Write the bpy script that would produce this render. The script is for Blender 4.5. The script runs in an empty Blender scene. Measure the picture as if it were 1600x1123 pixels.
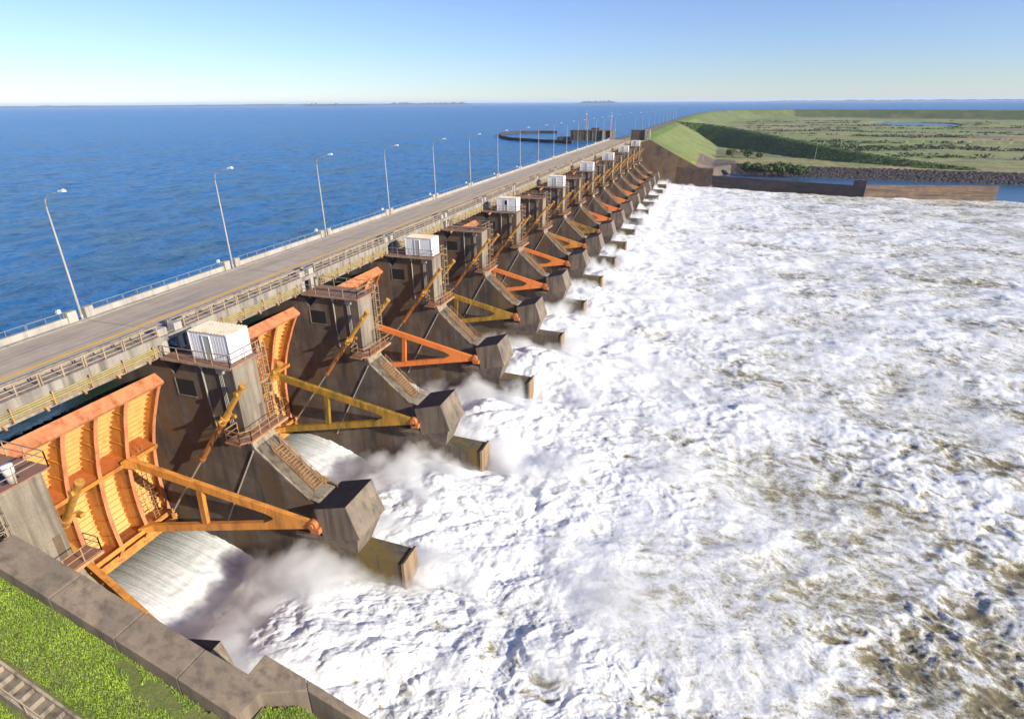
import bpy, math, random
import numpy as np
from mathutils import Vector, Matrix
sc = bpy.context.scene
C = sc.collection
R = math.radians
random.seed(7)

# ------------------------------------------------------------------ camera
yaw, pitch, roll, F = 0.325649, 0.417424, -0.006737, 905.65
CAM = np.array([52.538, -15.586, 17.686])
_f = np.array([-math.sin(yaw)*math.cos(pitch), math.cos(yaw)*math.cos(pitch), -math.sin(pitch)])
_r0 = np.array([math.cos(yaw), math.sin(yaw), 0.0]); _u0 = np.cross(_r0, _f)
_r = _r0*math.cos(roll) + _u0*math.sin(roll); _u = -_r0*math.sin(roll) + _u0*math.cos(roll)
cd = bpy.data.cameras.new('camera'); cam = bpy.data.objects.new('camera', cd); C.objects.link(cam)
cam.matrix_world = Matrix(((_r[0], _u[0], -_f[0], CAM[0]), (_r[1], _u[1], -_f[1], CAM[1]), (_r[2], _u[2], -_f[2], CAM[2]), (0, 0, 0, 1)))
cd.sensor_width = 36; cd.lens = F/1600*36; cd.clip_start = 0.5; cd.clip_end = 60000
sc.camera = cam
# ------------------------------------------------------------------ light
SUN_EL, SUN_AZ = R(21), R(-12)            # azimuth measured from +X towards +Y
w = bpy.data.worlds.new('World'); sc.world = w; w.use_nodes = True
nt = w.node_tree; bg = nt.nodes['Background']
sky = nt.nodes.new('ShaderNodeTexSky'); sky.sky_type = 'NISHITA'; sky.sun_disc = False
sky.sun_elevation = SUN_EL; sky.sun_rotation = R(90)-SUN_AZ
sky.air_density = 1.0; sky.dust_density = 0.0; sky.ozone_density = 5.0; sky.altitude = 0
gm = nt.nodes.new('ShaderNodeMix'); gm.data_type = 'RGBA'; gm.blend_type = 'MULTIPLY'; gm.inputs[0].default_value = 1
nt.links.new(sky.outputs[0], gm.inputs[6]); gm.inputs[7].default_value = (0.88, 0.945, 1.12, 1)   # white balance of the clear air
hs = nt.nodes.new('ShaderNodeHueSaturation'); hs.inputs['Hue'].default_value = .509; hs.inputs['Saturation'].default_value = .92
nt.links.new(gm.outputs[2], hs.inputs['Color']); nt.links.new(hs.outputs[0], bg.inputs[0]); bg.inputs[1].default_value = 0.105
sl = bpy.data.lights.new('sun', 'SUN'); sl.energy = 4.9; sl.angle = R(0.5); sl.color = (1.0, 0.935, 0.79)
so = bpy.data.objects.new('sun', sl); C.objects.link(so)
_sd = Vector((math.cos(SUN_EL)*math.cos(SUN_AZ), math.cos(SUN_EL)*math.sin(SUN_AZ), math.sin(SUN_EL)))
so.rotation_euler = _sd.to_track_quat('Z', 'Y').to_euler(); so.location = (80, -40, 60)
sc.view_settings.view_transform = 'Standard'; sc.view_settings.look = 'None'
sc.view_settings.exposure = 0.52; sc.view_settings.gamma = 1
sc.cycles.max_bounces = 10; sc.cycles.diffuse_bounces = 3; sc.cycles.volume_bounces = 8

# ------------------------------------------------------------------ materials
def newmat(name):
    m = bpy.data.materials.new(name); m.use_nodes = True
    return m, m.node_tree, m.node_tree.nodes['Principled BSDF']
def N(nt, t, **k):
    n = nt.nodes.new(t)
    for a, b in k.items():
        if a == 'inp':
            for i, v in b.items(): n.inputs[i].default_value = v
        else: setattr(n, a, b)
    return n
def ramp(nt, src, stops, interp='LINEAR'):
    r = nt.nodes.new('ShaderNodeValToRGB'); r.color_ramp.interpolation = interp
    while len(r.color_ramp.elements) < len(stops): r.color_ramp.elements.new(0.5)
    for e, (p, c) in zip(r.color_ramp.elements, stops):
        e.position = p; e.color = c if len(c) == 4 else (*c, 1)
    nt.links.new(src, r.inputs[0]); return r
def coords(nt, scale=(1, 1, 1), kind='geo'):
    if kind == 'geo': s = N(nt, 'ShaderNodeNewGeometry').outputs['Position']
    else: s = N(nt, 'ShaderNodeTexCoord').outputs['Object']
    mp = N(nt, 'ShaderNodeMapping'); mp.inputs['Scale'].default_value = scale
    nt.links.new(s, mp.inputs[0]); return mp.outputs[0]
def noise(nt, vec, scale, detail=4, rough=.55, dist=0):
    n = N(nt, 'ShaderNodeTexNoise'); n.inputs['Scale'].default_value = scale; n.inputs['Detail'].default_value = detail
    n.inputs['Roughness'].default_value = rough; n.inputs['Distortion'].default_value = dist
    nt.links.new(vec, n.inputs['Vector']); return n.outputs[0]
def mix(nt, fac, a, b, mode='MIX'):
    m = N(nt, 'ShaderNodeMix', data_type='RGBA', blend_type=mode)
    if isinstance(fac, (int, float)): m.inputs[0].default_value = fac
    else: nt.links.new(fac, m.inputs[0])
    for i, s in ((6, a), (7, b)):
        if isinstance(s, tuple): m.inputs[i].default_value = (*s, 1)
        else: nt.links.new(s, m.inputs[i])
    return m.outputs[2]
def math_(nt, op, a, b=None):
    m = N(nt, 'ShaderNodeMath', operation=op)
    for i, s in ((0, a), (1, b)):
        if s is None: continue
        if isinstance(s, (int, float)): m.inputs[i].default_value = s
        else: nt.links.new(s, m.inputs[i])
    return m.outputs[0]
def bump(nt, b, h, strength, dist=.05):
    bp = N(nt, 'ShaderNodeBump'); bp.inputs['Strength'].default_value = strength; bp.inputs['Distance'].default_value = dist
    nt.links.new(h, bp.inputs['Height']); nt.links.new(bp.outputs[0], b.inputs['Normal'])

def concrete(name, light, dark, stain, stain_amt=.5, moss=None, joints=True, ss=(1.1, 1.1, .07)):
    m, nt, b = newmat(name)
    big = noise(nt, coords(nt), .35, 5, .6)
    streak = noise(nt, coords(nt, ss), 1.6, 5, .6)
    fine = noise(nt, coords(nt), 9, 4, .7)
    c = mix(nt, ramp(nt, big, [(.35, (0, 0, 0)), (.65, (1, 1, 1))]).outputs[0], dark, light)
    f = ramp(nt, streak, [(.62-stain_amt*.35, (0, 0, 0)), (.8-stain_amt*.25, (1, 1, 1))]).outputs[0]
    c = mix(nt, f, c, stain)
    if moss:
        mf = ramp(nt, noise(nt, coords(nt, (1, 1, .25)), .5, 4, .6), [(.48, (0, 0, 0)), (.62, (1, 1, 1))]).outputs[0]
        c = mix(nt, mf, c, moss)
    c = mix(nt, .35, c, ramp(nt, fine, [(.3, (.5, .5, .5)), (.7, (1.2, 1.2, 1.2))]).outputs[0], 'MULTIPLY')
    if joints:                                   # formwork lift lines
        s = N(nt, 'ShaderNodeSeparateXYZ'); nt.links.new(coords(nt), s.inputs[0])
        fr = math_(nt, 'FRACT', math_(nt, 'MULTIPLY', s.outputs[2], 1/2.05))
        ln = math_(nt, 'LESS_THAN', fr, .018)
        c = mix(nt, math_(nt, 'MULTIPLY', ln, .45), c, (dark[0]*.5, dark[1]*.5, dark[2]*.5))
    nt.links.new(c, b.inputs['Base Color']); b.inputs['Roughness'].default_value = .85
    bump(nt, b, fine, .35, .03)
    return m
def painted(name, col, dirt, dirt_amt=.4, rough=.5, streaks=True, metal=0):
    m, nt, b = newmat(name)
    n1 = noise(nt, coords(nt, (1, 1, .2) if streaks else (1, 1, 1)), 1.5, 6, .65)
    n2 = noise(nt, coords(nt), 6, 5, .7)
    c = mix(nt, ramp(nt, n1, [(.68-dirt_amt*.4, (0, 0, 0)), (.86-dirt_amt*.3, (1, 1, 1))]).outputs[0], col, dirt)
    c = mix(nt, .3, c, ramp(nt, n2, [(.3, (.6, .6, .6)), (.7, (1.15, 1.15, 1.15))]).outputs[0], 'MULTIPLY')
    nt.links.new(c, b.inputs['Base Color']); b.inputs['Roughness'].default_value = rough; b.inputs['Metallic'].default_value = metal
    bump(nt, b, n2, .15, .01)
    return m
M = {}
M['conc_face'] = concrete('concrete_weathered', (.31, .255, .185), (.21, .17, .125), (.12, .092, .066), .55)
M['conc_pier'] = concrete('concrete_wet_pier', (.185, .145, .112), (.088, .068, .056), (.058, .046, .041), .5, (.135, .085, .042), ss=(.55, .55, .09))
M['conc_block'] = concrete('concrete_block', (.26, .20, .145), (.17, .13, .095), (.10, .075, .055), .45, joints=False)
M['conc_black'] = concrete('concrete_black', (.035, .032, .04), (.022, .02, .028), (.05, .045, .05), .3, joints=False)
M['conc_end'] = concrete('concrete_end', (.38, .25, .13), (.28, .18, .10), (.18, .12, .07), .5, joints=False)
M['conc_wall'] = concrete('concrete_wall', (.26, .19, .13), (.165, .125, .09), (.11, .085, .065), .45, joints=False)
M['conc_tail'] = concrete('concrete_tail', (.17, .14, .10), (.10, .08, .055), (.06, .048, .035), .5, (.17, .115, .03))
M['conc_bridge'] = concrete('concrete_bridge', (.36, .31, .25), (.26, .22, .18), (.15, .125, .10), .5, joints=False)
M['conc_light'] = concrete('concrete_parapet', (.47, .42, .36), (.37, .33, .285), (.24, .21, .18), .35, joints=False)
M['conc_slope'] = concrete('concrete_slope', (.36, .29, .205), (.24, .19, .135), (.11, .085, .065), .45, joints=False)
M['conc_rust'] = concrete('concrete_rusty', (.22, .145, .095), (.13, .088, .065), (.09, .062, .048), .5, (.20, .115, .05), ss=(.25, .25, .12))
M['orange'] = painted('gate_orange', (.62, .25, .045), (.32, .12, .03), .55)
M['orange_panel'] = painted('gate_panel_yellow', (.74, .43, .15), (.60, .26, .055), .4)
M['orange_flange'] = painted('gate_flange_salmon', (.66, .25, .115), (.36, .12, .05), .6)
M['rust_floor'] = painted('rusty_ledge', (.42, .12, .03), (.25, .07, .025), .5)
M['orange_red'] = painted('gate_orange_red', (.72, .20, .045), (.42, .12, .03), .4)
M['olive'] = painted('gate_olive_dirt', (.42, .21, .025), (.13, .10, .02), .75)
M['golden'] = painted('cylinder_golden', (.48, .235, .04), (.26, .10, .025), .5, .45)
M['rusty'] = painted('cylinder_rust', (.36, .13, .03), (.15, .06, .025), .5, .5)
M['hub'] = painted('hub_rust', (.50, .17, .05), (.30, .10, .04), .4, .6)
M['steel_rod'] = painted('rod_steel', (.32, .29, .26), (.15, .12, .1), .4, .35)
M['rail'] = painted('railing_beige', (.38, .28, .18), (.20, .12, .07), .5, .6)
M['rail_pale'] = painted('railing_galvanised', (.20, .25, .29), (.36, .38, .4), .3, .5)
M['rail_rust'] = painted('railing_rusty', (.45, .25, .11), (.2, .09, .05), .5, .6)
M['pipe_yellow'] = painted('pipe_yellow', (.40, .31, .11), (.22, .17, .07), .5, .6)
M['deck_brown'] = painted('deck_plate_brown', (.30, .15, .09), (.14, .09, .07), .4, .7, False)
M['deck_dark'] = painted('deck_channel_dark', (.09, .08, .08), (.05, .045, .045), .4, .7, False)
M['hut_white'] = painted('hut_white', (.80, .79, .78), (.50, .50, .52), .25, .5)
M['hut_roof'] = painted('hut_roof', (.72, .60, .45), (.5, .3, .16), .4, .5, False)
M['hut_door'] = painted('hut_door', (.42, .42, .38), (.3, .3, .28), .3, .5)
M['glass_dark'] = painted('dark_opening', (.012, .011, .011), (.008, .008, .008), .2, .95)
M['pole'] = painted('lamp_pole', (.40, .36, .30), (.36, .30, .24), .3, .45)
M['lamp_white'] = painted('lamp_white', (.82, .82, .8), (.6, .6, .6), .2, .4)
M['red_white'] = painted('mast_red', (.65, .13, .08), (.75, .7, .68), .55, .5)
M['tie'] = painted('tie_pipe', (.36, .33, .28), (.22, .18, .14), .4, .6)

def road_mat():
    m, nt, b = newmat('road_concrete')
    st = noise(nt, coords(nt, (1.3, .035, 1)), 1.7, 5, .6)
    bl = noise(nt, coords(nt), .5, 5, .6); fi = noise(nt, coords(nt), 14, 3, .7)
    c = mix(nt, ramp(nt, bl, [(.3, (0, 0, 0)), (.7, (1, 1, 1))]).outputs[0], (.44, .345, .245), (.58, .46, .335))
    c = mix(nt, ramp(nt, st, [(.48, (0, 0, 0)), (.72, (.75, .75, .75))]).outputs[0], c, (.20, .175, .16))
    c = mix(nt, .4, c, ramp(nt, fi, [(.3, (.65, .65, .65)), (.7, (1.15, 1.15, 1.15))]).outputs[0], 'MULTIPLY')
    s = N(nt, 'ShaderNodeSeparateXYZ'); nt.links.new(coords(nt), s.inputs[0])
    fr = math_(nt, 'FRACT', math_(nt, 'MULTIPLY', math_(nt, 'ADD', s.outputs[1], -.3), 1/18.5))
    c = mix(nt, math_(nt, 'MULTIPLY', math_(nt, 'LESS_THAN', fr, .006), .6), c, (.10, .09, .085))
    nt.links.new(c, b.inputs['Base Color']); b.inputs['Roughness'].default_value = .9
    return m
M['road'] = road_mat()
M['yellow_line'] = painted('yellow_line', (.85, .46, .05), (.55, .36, .13), .3, .8, False)

def reservoir_mat():
    m, nt, b = newmat('reservoir_water')
    v = coords(nt, (1, 1, 1))
    patch = noise(nt, coords(nt, (.06, .035, 1)), 1, 5, .65, .6)
    v2 = coords(nt, (.35, .16, 1)); v3 = coords(nt, (2.6, 1.3, 1))
    h1 = noise(nt, v2, 1.0, 6, .62, .8); h2 = noise(nt, v3, 1.2, 5, .65, .5)
    c = mix(nt, ramp(nt, patch, [(.44, (0, 0, 0)), (.70, (.9, .9, .9))]).outputs[0], (.005, .19, .52), (.07, .17, .20))
    c = mix(nt, ramp(nt, h1, [(.36, (1, 1, 1)), (.52, (0, 0, 0))]).outputs[0], c, (.012, .115, .30))
    nt.links.new(c, b.inputs['Base Color']); b.inputs['Roughness'].default_value = .25
    b.inputs['Specular IOR Level'].default_value = .27
    hh = math_(nt, 'ADD', math_(nt, 'MULTIPLY', h1, 1.0), math_(nt, 'MULTIPLY', h2, .75))
    bump(nt, b, hh, 1.0, 1.7)
    return m
M['reservoir'] = reservoir_mat()
def forebay_shaded_mat():  # greenish water near the dam; bridge shade is darkened into this colour
    m, nt, b = newmat('forebay_water_shaded')
    h1 = noise(nt, coords(nt, (.35, .16, 1)), 1.0, 6, .62, .8)
    nt.links.new(mix(nt, h1, (.008, .03, .03), (.03, .05, .03)), b.inputs['Base Color']); b.inputs['Roughness'].default_value = .2
    bump(nt, b, h1, .8, .5); return m
M['forebay_shaded'] = forebay_shaded_mat()
def calm_mat():
    m, nt, b = newmat('tailwater_calm')
    h = noise(nt, coords(nt, (.5, .3, 1)), 1, 5, .6)
    c = mix(nt, h, (.02, .09, .19), (.04, .13, .24))
    nt.links.new(c, b.inputs['Base Color']); b.inputs['Roughness'].default_value = .25
    bump(nt, b, h, .6, .3)
    return m
M['calm'] = calm_mat()
def foam_mat():
    m, nt, b = newmat('foaming_river')
    at = N(nt, 'ShaderNodeAttribute', attribute_name='foam')
    f1 = noise(nt, coords(nt, (1.1, 1.5, 1)), 1.3, 8, .72, 1.2)
    f2 = noise(nt, coords(nt, (.8, 1.2, 1)), 4.5, 8, .8, 1.5)
    a = math_(nt, 'ADD', at.outputs['Fac'], math_(nt, 'MULTIPLY', math_(nt, 'ADD', f1, -.5), 1.7))
    a = math_(nt, 'ADD', a, math_(nt, 'MULTIPLY', math_(nt, 'ADD', f2, -.5), 2.0))
    r = ramp(nt, a, [(.0, (.24, .195, .10)), (.25, (.38, .33, .21)), (.48, (.60, .565, .46)), (.72, (.83, .81, .75)), (1.0, (.95, .94, .91))])
    nt.links.new(r.outputs[0], b.inputs['Base Color'])
    rr = ramp(nt, a, [(0, (.12, .12, .12)), (.5, (.6, .6, .6))]); nt.links.new(rr.outputs[0], b.inputs['Roughness'])
    b.inputs['Specular IOR Level'].default_value = .3
    h = math_(nt, 'ADD', math_(nt, 'MULTIPLY', f1, 1.0), math_(nt, 'MULTIPLY', f2, .4))
    bump(nt, b, h, .5, .24)
    return m
M['foam'] = foam_mat()
def jet_mat():
    m, nt, b = newmat('jet_water')
    v = coords(nt, (.10, 5.5, .1)); s1 = noise(nt, v, 1.3, 6, .6, .15)
    v2 = coords(nt, (1.6, 9, 1)); s2 = noise(nt, v2, 2.2, 5, .75)
    tc = N(nt, 'ShaderNodeSeparateXYZ'); nt.links.new(coords(nt), tc.inputs[0])
    mr = N(nt, 'ShaderNodeMapRange'); mr.inputs['From Min'].default_value = 5; mr.inputs['From Max'].default_value = 14
    nt.links.new(tc.outputs[0], mr.inputs[0])
    a = math_(nt, 'ADD', math_(nt, 'ADD', math_(nt, 'MULTIPLY', mr.outputs[0], .75), math_(nt, 'MULTIPLY', s1, .75)), math_(nt, 'MULTIPLY', math_(nt, 'ADD', s2, -.5), .6))
    a = math_(nt, 'ADD', a, -.1)
    r = ramp(nt, a, [(.18, (.07, .085, .075)), (.45, (.22, .25, .24)), (.7, (.52, .54, .54)), (1.0, (.82, .83, .84))])
    nt.links.new(r.outputs[0], b.inputs['Base Color']); b.inputs['Roughness'].default_value = .3
    bump(nt, b, math_(nt, 'ADD', s1, math_(nt, 'MULTIPLY', s2, .3)), .4, .12)
    return m
M['jet'] = jet_mat()
def grass_ground(name, a, b_, dirt, dirt_amt=.3):
    m, nt, b = newmat(name)
    n1 = noise(nt, coords(nt), .4, 6, .65); n2 = noise(nt, coords(nt), 5, 6, .75)
    n3 = noise(nt, coords(nt), .17, 5, .7, .5)
    c = mix(nt, ramp(nt, n1, [(.35, (0, 0, 0)), (.65, (1, 1, 1))]).outputs[0], a, b_)
    c = mix(nt, ramp(nt, n3, [(.72-dirt_amt*.4, (0, 0, 0)), (.78-dirt_amt*.3, (1, 1, 1))]).outputs[0], c, dirt)
    c = mix(nt, .6, c, ramp(nt, n2, [(.3, (.45, .45, .45)), (.7, (1.3, 1.3, 1.3))]).outputs[0], 'MULTIPLY')
    nt.links.new(c, b.inputs['Base Color']); b.inputs['Roughness'].default_value = .95
    bump(nt, b, n2, .8, .15)
    return m
M['grass_near'] = grass_ground('grass_slope', (.10, .13, .025), (.15, .155, .045), (.17, .12, .07), .3)
def blade_mat():
    m, nt, b = newmat('grass_blades')
    n = noise(nt, coords(nt), .5, 6, .7); n2 = noise(nt, coords(nt), 7, 3, .7)
    c = mix(nt, ramp(nt, n, [(.36, (0, 0, 0)), (.6, (1, 1, 1))]).outputs[0], (.20, .32, .015), (.36, .52, .03))
    c = mix(nt, ramp(nt, n2, [(.45, (0, 0, 0)), (.7, (.8, .8, .8))]).outputs[0], c, (.26, .25, .12))
    n3 = noise(nt, coords(nt), .9, 4, .7)
    c = mix(nt, ramp(nt, n3, [(.52, (0, 0, 0)), (.66, (.75, .75, .75))]).outputs[0], c, (.13, .17, .07))
    nt.links.new(c, b.inputs['Base Color']); b.inputs['Roughness'].default_value = .7
    return m
M['blades'] = blade_mat()
def terrain_mat():
    m, nt, b = newmat('land')
    g = N(nt, 'ShaderNodeNewGeometry'); s = N(nt, 'ShaderNodeSeparateXYZ'); nt.links.new(g.outputs['Position'], s.inputs[0])
    at = N(nt, 'ShaderNodeAttribute', attribute_name='kind')      # colour painted per ground cover type
    n1 = noise(nt, coords(nt, (1, 1, 1)), .05, 7, .7); n2 = noise(nt, coords(nt), .5, 6, .75); n3 = noise(nt, coords(nt), 2.5, 4, .7)
    c = mix(nt, ramp(nt, n1, [(.42, (0, 0, 0)), (.6, (1, 1, 1))]).outputs[0], (.8, .85, .8), (1.15, 1.1, 1.0))
    c = mix(nt, 1.0, at.outputs['Color'], c, 'MULTIPLY')
    c = mix(nt, .75, c, ramp(nt, n2, [(.3, (.55, .6, .5)), (.7, (1.35, 1.3, 1.25))]).outputs[0], 'MULTIPLY')
    c = mix(nt, .4, c, ramp(nt, n3, [(.3, (.5, .5, .5)), (.7, (1.3, 1.3, 1.3))]).outputs[0], 'MULTIPLY')
    nt.links.new(c, b.inputs['Base Color']); b.inputs['Roughness'].default_value = .95
    bump(nt, b, n2, .7, .8)
    return m
M['terrain'] = terrain_mat()
def leafmat(name, a, b_):
    m, nt, b = newmat(name)
    n = noise(nt, coords(nt), 1.5, 4, .7)
    c = mix(nt, ramp(nt, n, [(.35, (0, 0, 0)), (.65, (1, 1, 1))]).outputs[0], a, b_)
    nt.links.new(c, b.inputs['Base Color']); b.inputs['Roughness'].default_value = .8
    return m
M['leaf_dark'] = leafmat('leaves_dark', (.04, .075, .02), (.09, .13, .03))
M['leaf_olive'] = leafmat('leaves_olive', (.08, .10, .025), (.17, .18, .05))
M['bark'] = leafmat('bark', (.10, .075, .05), (.16, .12, .08))
M['scrub'] = leafmat('scrub_leaves', (.075, .10, .045), (.15, .17, .075))
M['rock'] = leafmat('riprap_rock', (.075, .058, .055), (.19, .15, .135))
M['far_land'] = leafmat('far_shore', (.06, .09, .09), (.10, .13, .12))

# ------------------------------------------------------------------ mesh helper
class MB:
    def __init__(s): s.v = []; s.f = []
    def add(s, vs, fs):
        o = len(s.v); s.v += [tuple(map(float, p)) for p in vs]; s.f += [tuple(i+o for i in f) for f in fs]; return s
    def box(s, x0, x1, y0, y1, z0, z1):
        return s.add([(x0, y0, z0), (x1, y0, z0), (x1, y1, z0), (x0, y1, z0), (x0, y0, z1), (x1, y0, z1), (x1, y1, z1), (x0, y1, z1)],
                     [(0, 3, 2, 1), (4, 5, 6, 7), (0, 1, 5, 4), (1, 2, 6, 5), (2, 3, 7, 6), (3, 0, 4, 7)])
    def bar(s, a, b, w, h, up=(0, 0, 1), w2=None, h2=None):          # box beam a->b, width sideways, height along up
        a = Vector(a); b = Vector(b); d = (b-a).normalized(); up = Vector(up)
        if abs(d.dot(up)) > .99: up = Vector((1, 0, 0))
        sd = d.cross(up).normalized(); u = sd.cross(d)
        w2 = w if w2 is None else w2; h2 = h if h2 is None else h2
        vs = []
        for p, ww, hh in ((a, w, h), (b, w2, h2)):
            for i, j in ((-1, -1), (1, -1), (1, 1), (-1, 1)): vs.append(p+sd*(i*ww/2)+u*(j*hh/2))
        return s.add(vs, [(0, 1, 2, 3), (4, 7, 6, 5), (0, 4, 5, 1), (1, 5, 6, 2), (2, 6, 7, 3), (3, 7, 4, 0)])
    def tube(s, pts, r, n=8, cap=True):
        pts = [Vector(p) for p in pts]; rs = r if isinstance(r, (list, tuple)) else [r]*len(pts)
        vs = []; ref = None
        for i, p in enumerate(pts):
            d = (pts[min(i+1, len(pts)-1)]-pts[max(i-1, 0)]).normalized()
            if ref is None:
                ref = Vector((0, 0, 1)) if abs(d.z) < .9 else Vector((1, 0, 0))
            a = d.cross(ref).normalized(); b = a.cross(d); ref = b if b.length > 0 else ref
            for k in range(n):
                t = 2*math.pi*k/n; vs.append(p+(a*math.cos(t)+b*math.sin(t))*rs[i])
        fs = [(i*n+k, i*n+(k+1) % n, (i+1)*n+(k+1) % n, (i+1)*n+k) for i in range(len(pts)-1) for k in range(n)]
        if cap: fs += [tuple(range(n))[::-1], tuple(range((len(pts)-1)*n, len(pts)*n))]
        return s.add(vs, fs)
    def prism(s, poly, y0, y1, y0b=None, y1b=None):                   # polygon in xz pushed along y
        n = len(poly); vs = [(p[0], y0, p[1]) for p in poly]+[(p[0], y1, p[1]) for p in poly]
        return s.add(vs, [tuple(range(n)), tuple(range(2*n-1, n-1, -1))]+[(i, i+n, (i+1) % n+n, (i+1) % n) for i in range(n)])
    def slab(s, poly, ztop, zbot):                                    # polygon in xy; z may be a function
        n = len(poly); zt = ztop if callable(ztop) else (lambda x, y: ztop); zb = zbot if callable(zbot) else (lambda x, y: zbot)
        vs = [(x, y, zt(x, y)) for x, y in poly]+[(x, y, zb(x, y)) for x, y in poly]
        return s.add(vs, [tuple(range(n)), tuple(range(2*n-1, n-1, -1))]+[(i, i+n, (i+1) % n+n, (i+1) % n) for i in range(n)])
    def hexa(s, bot, top):
        return s.add(list(bot)+list(top), [(3, 2, 1, 0), (4, 5, 6, 7), (0, 1, 5, 4), (1, 2, 6, 5), (2, 3, 7, 6), (3, 0, 4, 7)])
    def rail(s, pts, h=1.0, r=.035, mid=True, step=1.6, base=False):  # handrail with posts along a polyline
        pts = [Vector(p) for p in pts]
        for a, b in zip(pts, pts[1:]):
            L = (b-a).length; n = max(1, round(L/step))
            for i in range(n+1):
                p = a+(b-a)*i/n; s.bar(p, p+Vector((0, 0, h)), r*2, r*2)
            up = Vector((0, 0, h)); s.bar(a+up, b+up, r*2, r*2)
            if mid: s.bar(a+up*.52, b+up*.52, r*1.5, r*1.5)
            if base: s.bar(a+up*.05, b+up*.05, r*1.5, r*1.5)
        return s
    def build(s, name, mat, parent=None, smooth=False, bevel=0, fixn=True):
        me = bpy.data.meshes.new(name); me.from_pydata(s.v, [], s.f)
        if fixn and len(s.f) < 20000:
            import bmesh
            bm = bmesh.new(); bm.from_mesh(me); bmesh.ops.recalc_face_normals(bm, faces=bm.faces); bm.to_mesh(me); bm.free()
        me.materials.append(mat if not isinstance(mat, str) else M[mat])
        if smooth:
            me.polygons.foreach_set('use_smooth', [True]*len(me.polygons))
        o = bpy.data.objects.new(name, me); C.objects.link(o)
        if bevel:
            bv = o.modifiers.new('bevel', 'BEVEL'); bv.width = bevel; bv.segments = 2; bv.limit_method = 'ANGLE'
        if parent is not None: o.parent = parent
        return o
def empty(name, loc, label, cat, group=None):
    o = bpy.data.objects.new(name, None); C.objects.link(o); o.location = loc; o.empty_display_size = .5
    return tag(o, label, cat, group)
def tag(o, label=None, cat=None, group=None, kind=None):
    if label: o['label'] = label
    if cat: o['category'] = cat
    if group: o['group'] = group
    if kind: o['kind'] = kind
    return o
def copy_tree(o, parent=None):
    c = o.copy(); C.objects.link(c)
    if parent is not None: c.parent = parent
    for ch in list(o.children): copy_tree(ch, c)
    return c
def nth(k):
    return ['zeroth', 'first', 'second', 'third', 'fourth', 'fifth', 'sixth', 'seventh', 'eighth', 'ninth', 'tenth', 'eleventh', 'twelfth',
            'thirteenth', 'fourteenth', 'fifteenth', 'sixteenth', 'seventeenth', 'eighteenth', 'nineteenth', 'twentieth'][k]

# ------------------------------------------------------------------ numpy noise
_rng = np.random.RandomState(11)
_perm = _rng.permutation(512).astype(np.int64); _perm = np.concatenate([_perm, _perm])
_ang = _rng.rand(512)*2*np.pi; _gx = np.cos(_ang); _gy = np.sin(_ang)
def perlin(x, y, seed=0):
    x = x+seed*17.13; y = y+seed*31.7
    xi = np.floor(x).astype(np.int64); yi = np.floor(y).astype(np.int64); xf = x-xi; yf = y-yi
    u = xf*xf*xf*(xf*(xf*6-15)+10); v = yf*yf*yf*(yf*(yf*6-15)+10)
    def g(ix, iy, dx, dy):
        h = _perm[(_perm[ix & 511]+iy) & 511]; return _gx[h]*dx+_gy[h]*dy
    a = g(xi, yi, xf, yf); b = g(xi+1, yi, xf-1, yf); c = g(xi, yi+1, xf, yf-1); d = g(xi+1, yi+1, xf-1, yf-1)
    return ((a+(b-a)*u)*(1-v)+(c+(d-c)*u)*v)*1.5
def fbm(x, y, o=5, seed=0, gain=.5, lac=2.03, mode='n'):
    s = 0; a = 1; t = 0
    for i in range(o):
        n = perlin(x*lac**i, y*lac**i, seed+i*3)
        if mode == 'billow': n = np.abs(n)*2-.5
        if mode == 'ridge': n = 1-2*np.abs(n)
        s = s+a*n; t += a; a *= gain
    return s/t
def sstep(a, b, x):
    t = np.clip((x-a)/(b-a), 0, 1); return t*t*(3-2*t)
def grid_mesh(name, X, Y, Z, mat, attrs=None, mask=None, smooth=True):
    n, m = X.shape
    co = np.stack([X, Y, Z], -1).reshape(-1, 3)
    i = np.arange(n*m).reshape(n, m)
    q = np.stack([i[:-1, :-1], i[1:, :-1], i[1:, 1:], i[:-1, 1:]], -1).reshape(-1, 4)
    if mask is not None:
        mk = mask.reshape(-1); q = q[mk[q].all(1)]
    used = np.zeros(n*m, bool); used[q.ravel()] = True
    re = np.cumsum(used)-1; q = re[q]; co = co[used]
    e = co[q[0, 1]]-co[q[0, 0]]; g = co[q[0, 3]]-co[q[0, 0]]
    if np.cross(e, g)[2] < 0: q = q[:, ::-1]
    me = bpy.data.meshes.new(name)
    me.vertices.add(len(co)); me.vertices.foreach_set('co', co.ravel())
    me.loops.add(q.size); me.loops.foreach_set('vertex_index', q.ravel().astype(np.int32))
    me.polygons.add(len(q)); me.polygons.foreach_set('loop_start', np.arange(0, q.size, 4, dtype=np.int32))
    me.polygons.foreach_set('use_smooth', np.full(len(q), smooth))
    me.update(calc_edges=True)
    for k, a in (attrs or {}).items():
        if a.ndim == 3:
            at = me.attributes.new(k, 'FLOAT_COLOR', 'POINT'); aa = a.reshape(-1, 3)[used]
            at.data.foreach_set('color', np.concatenate([aa, np.ones((len(aa), 1))], 1).ravel())
        else:
            at = me.attributes.new(k, 'FLOAT', 'POINT'); at.data.foreach_set('value', a.ravel()[used])
    me.materials.append(M[mat]); o = bpy.data.objects.new(name, me); C.objects.link(o); return o
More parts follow.
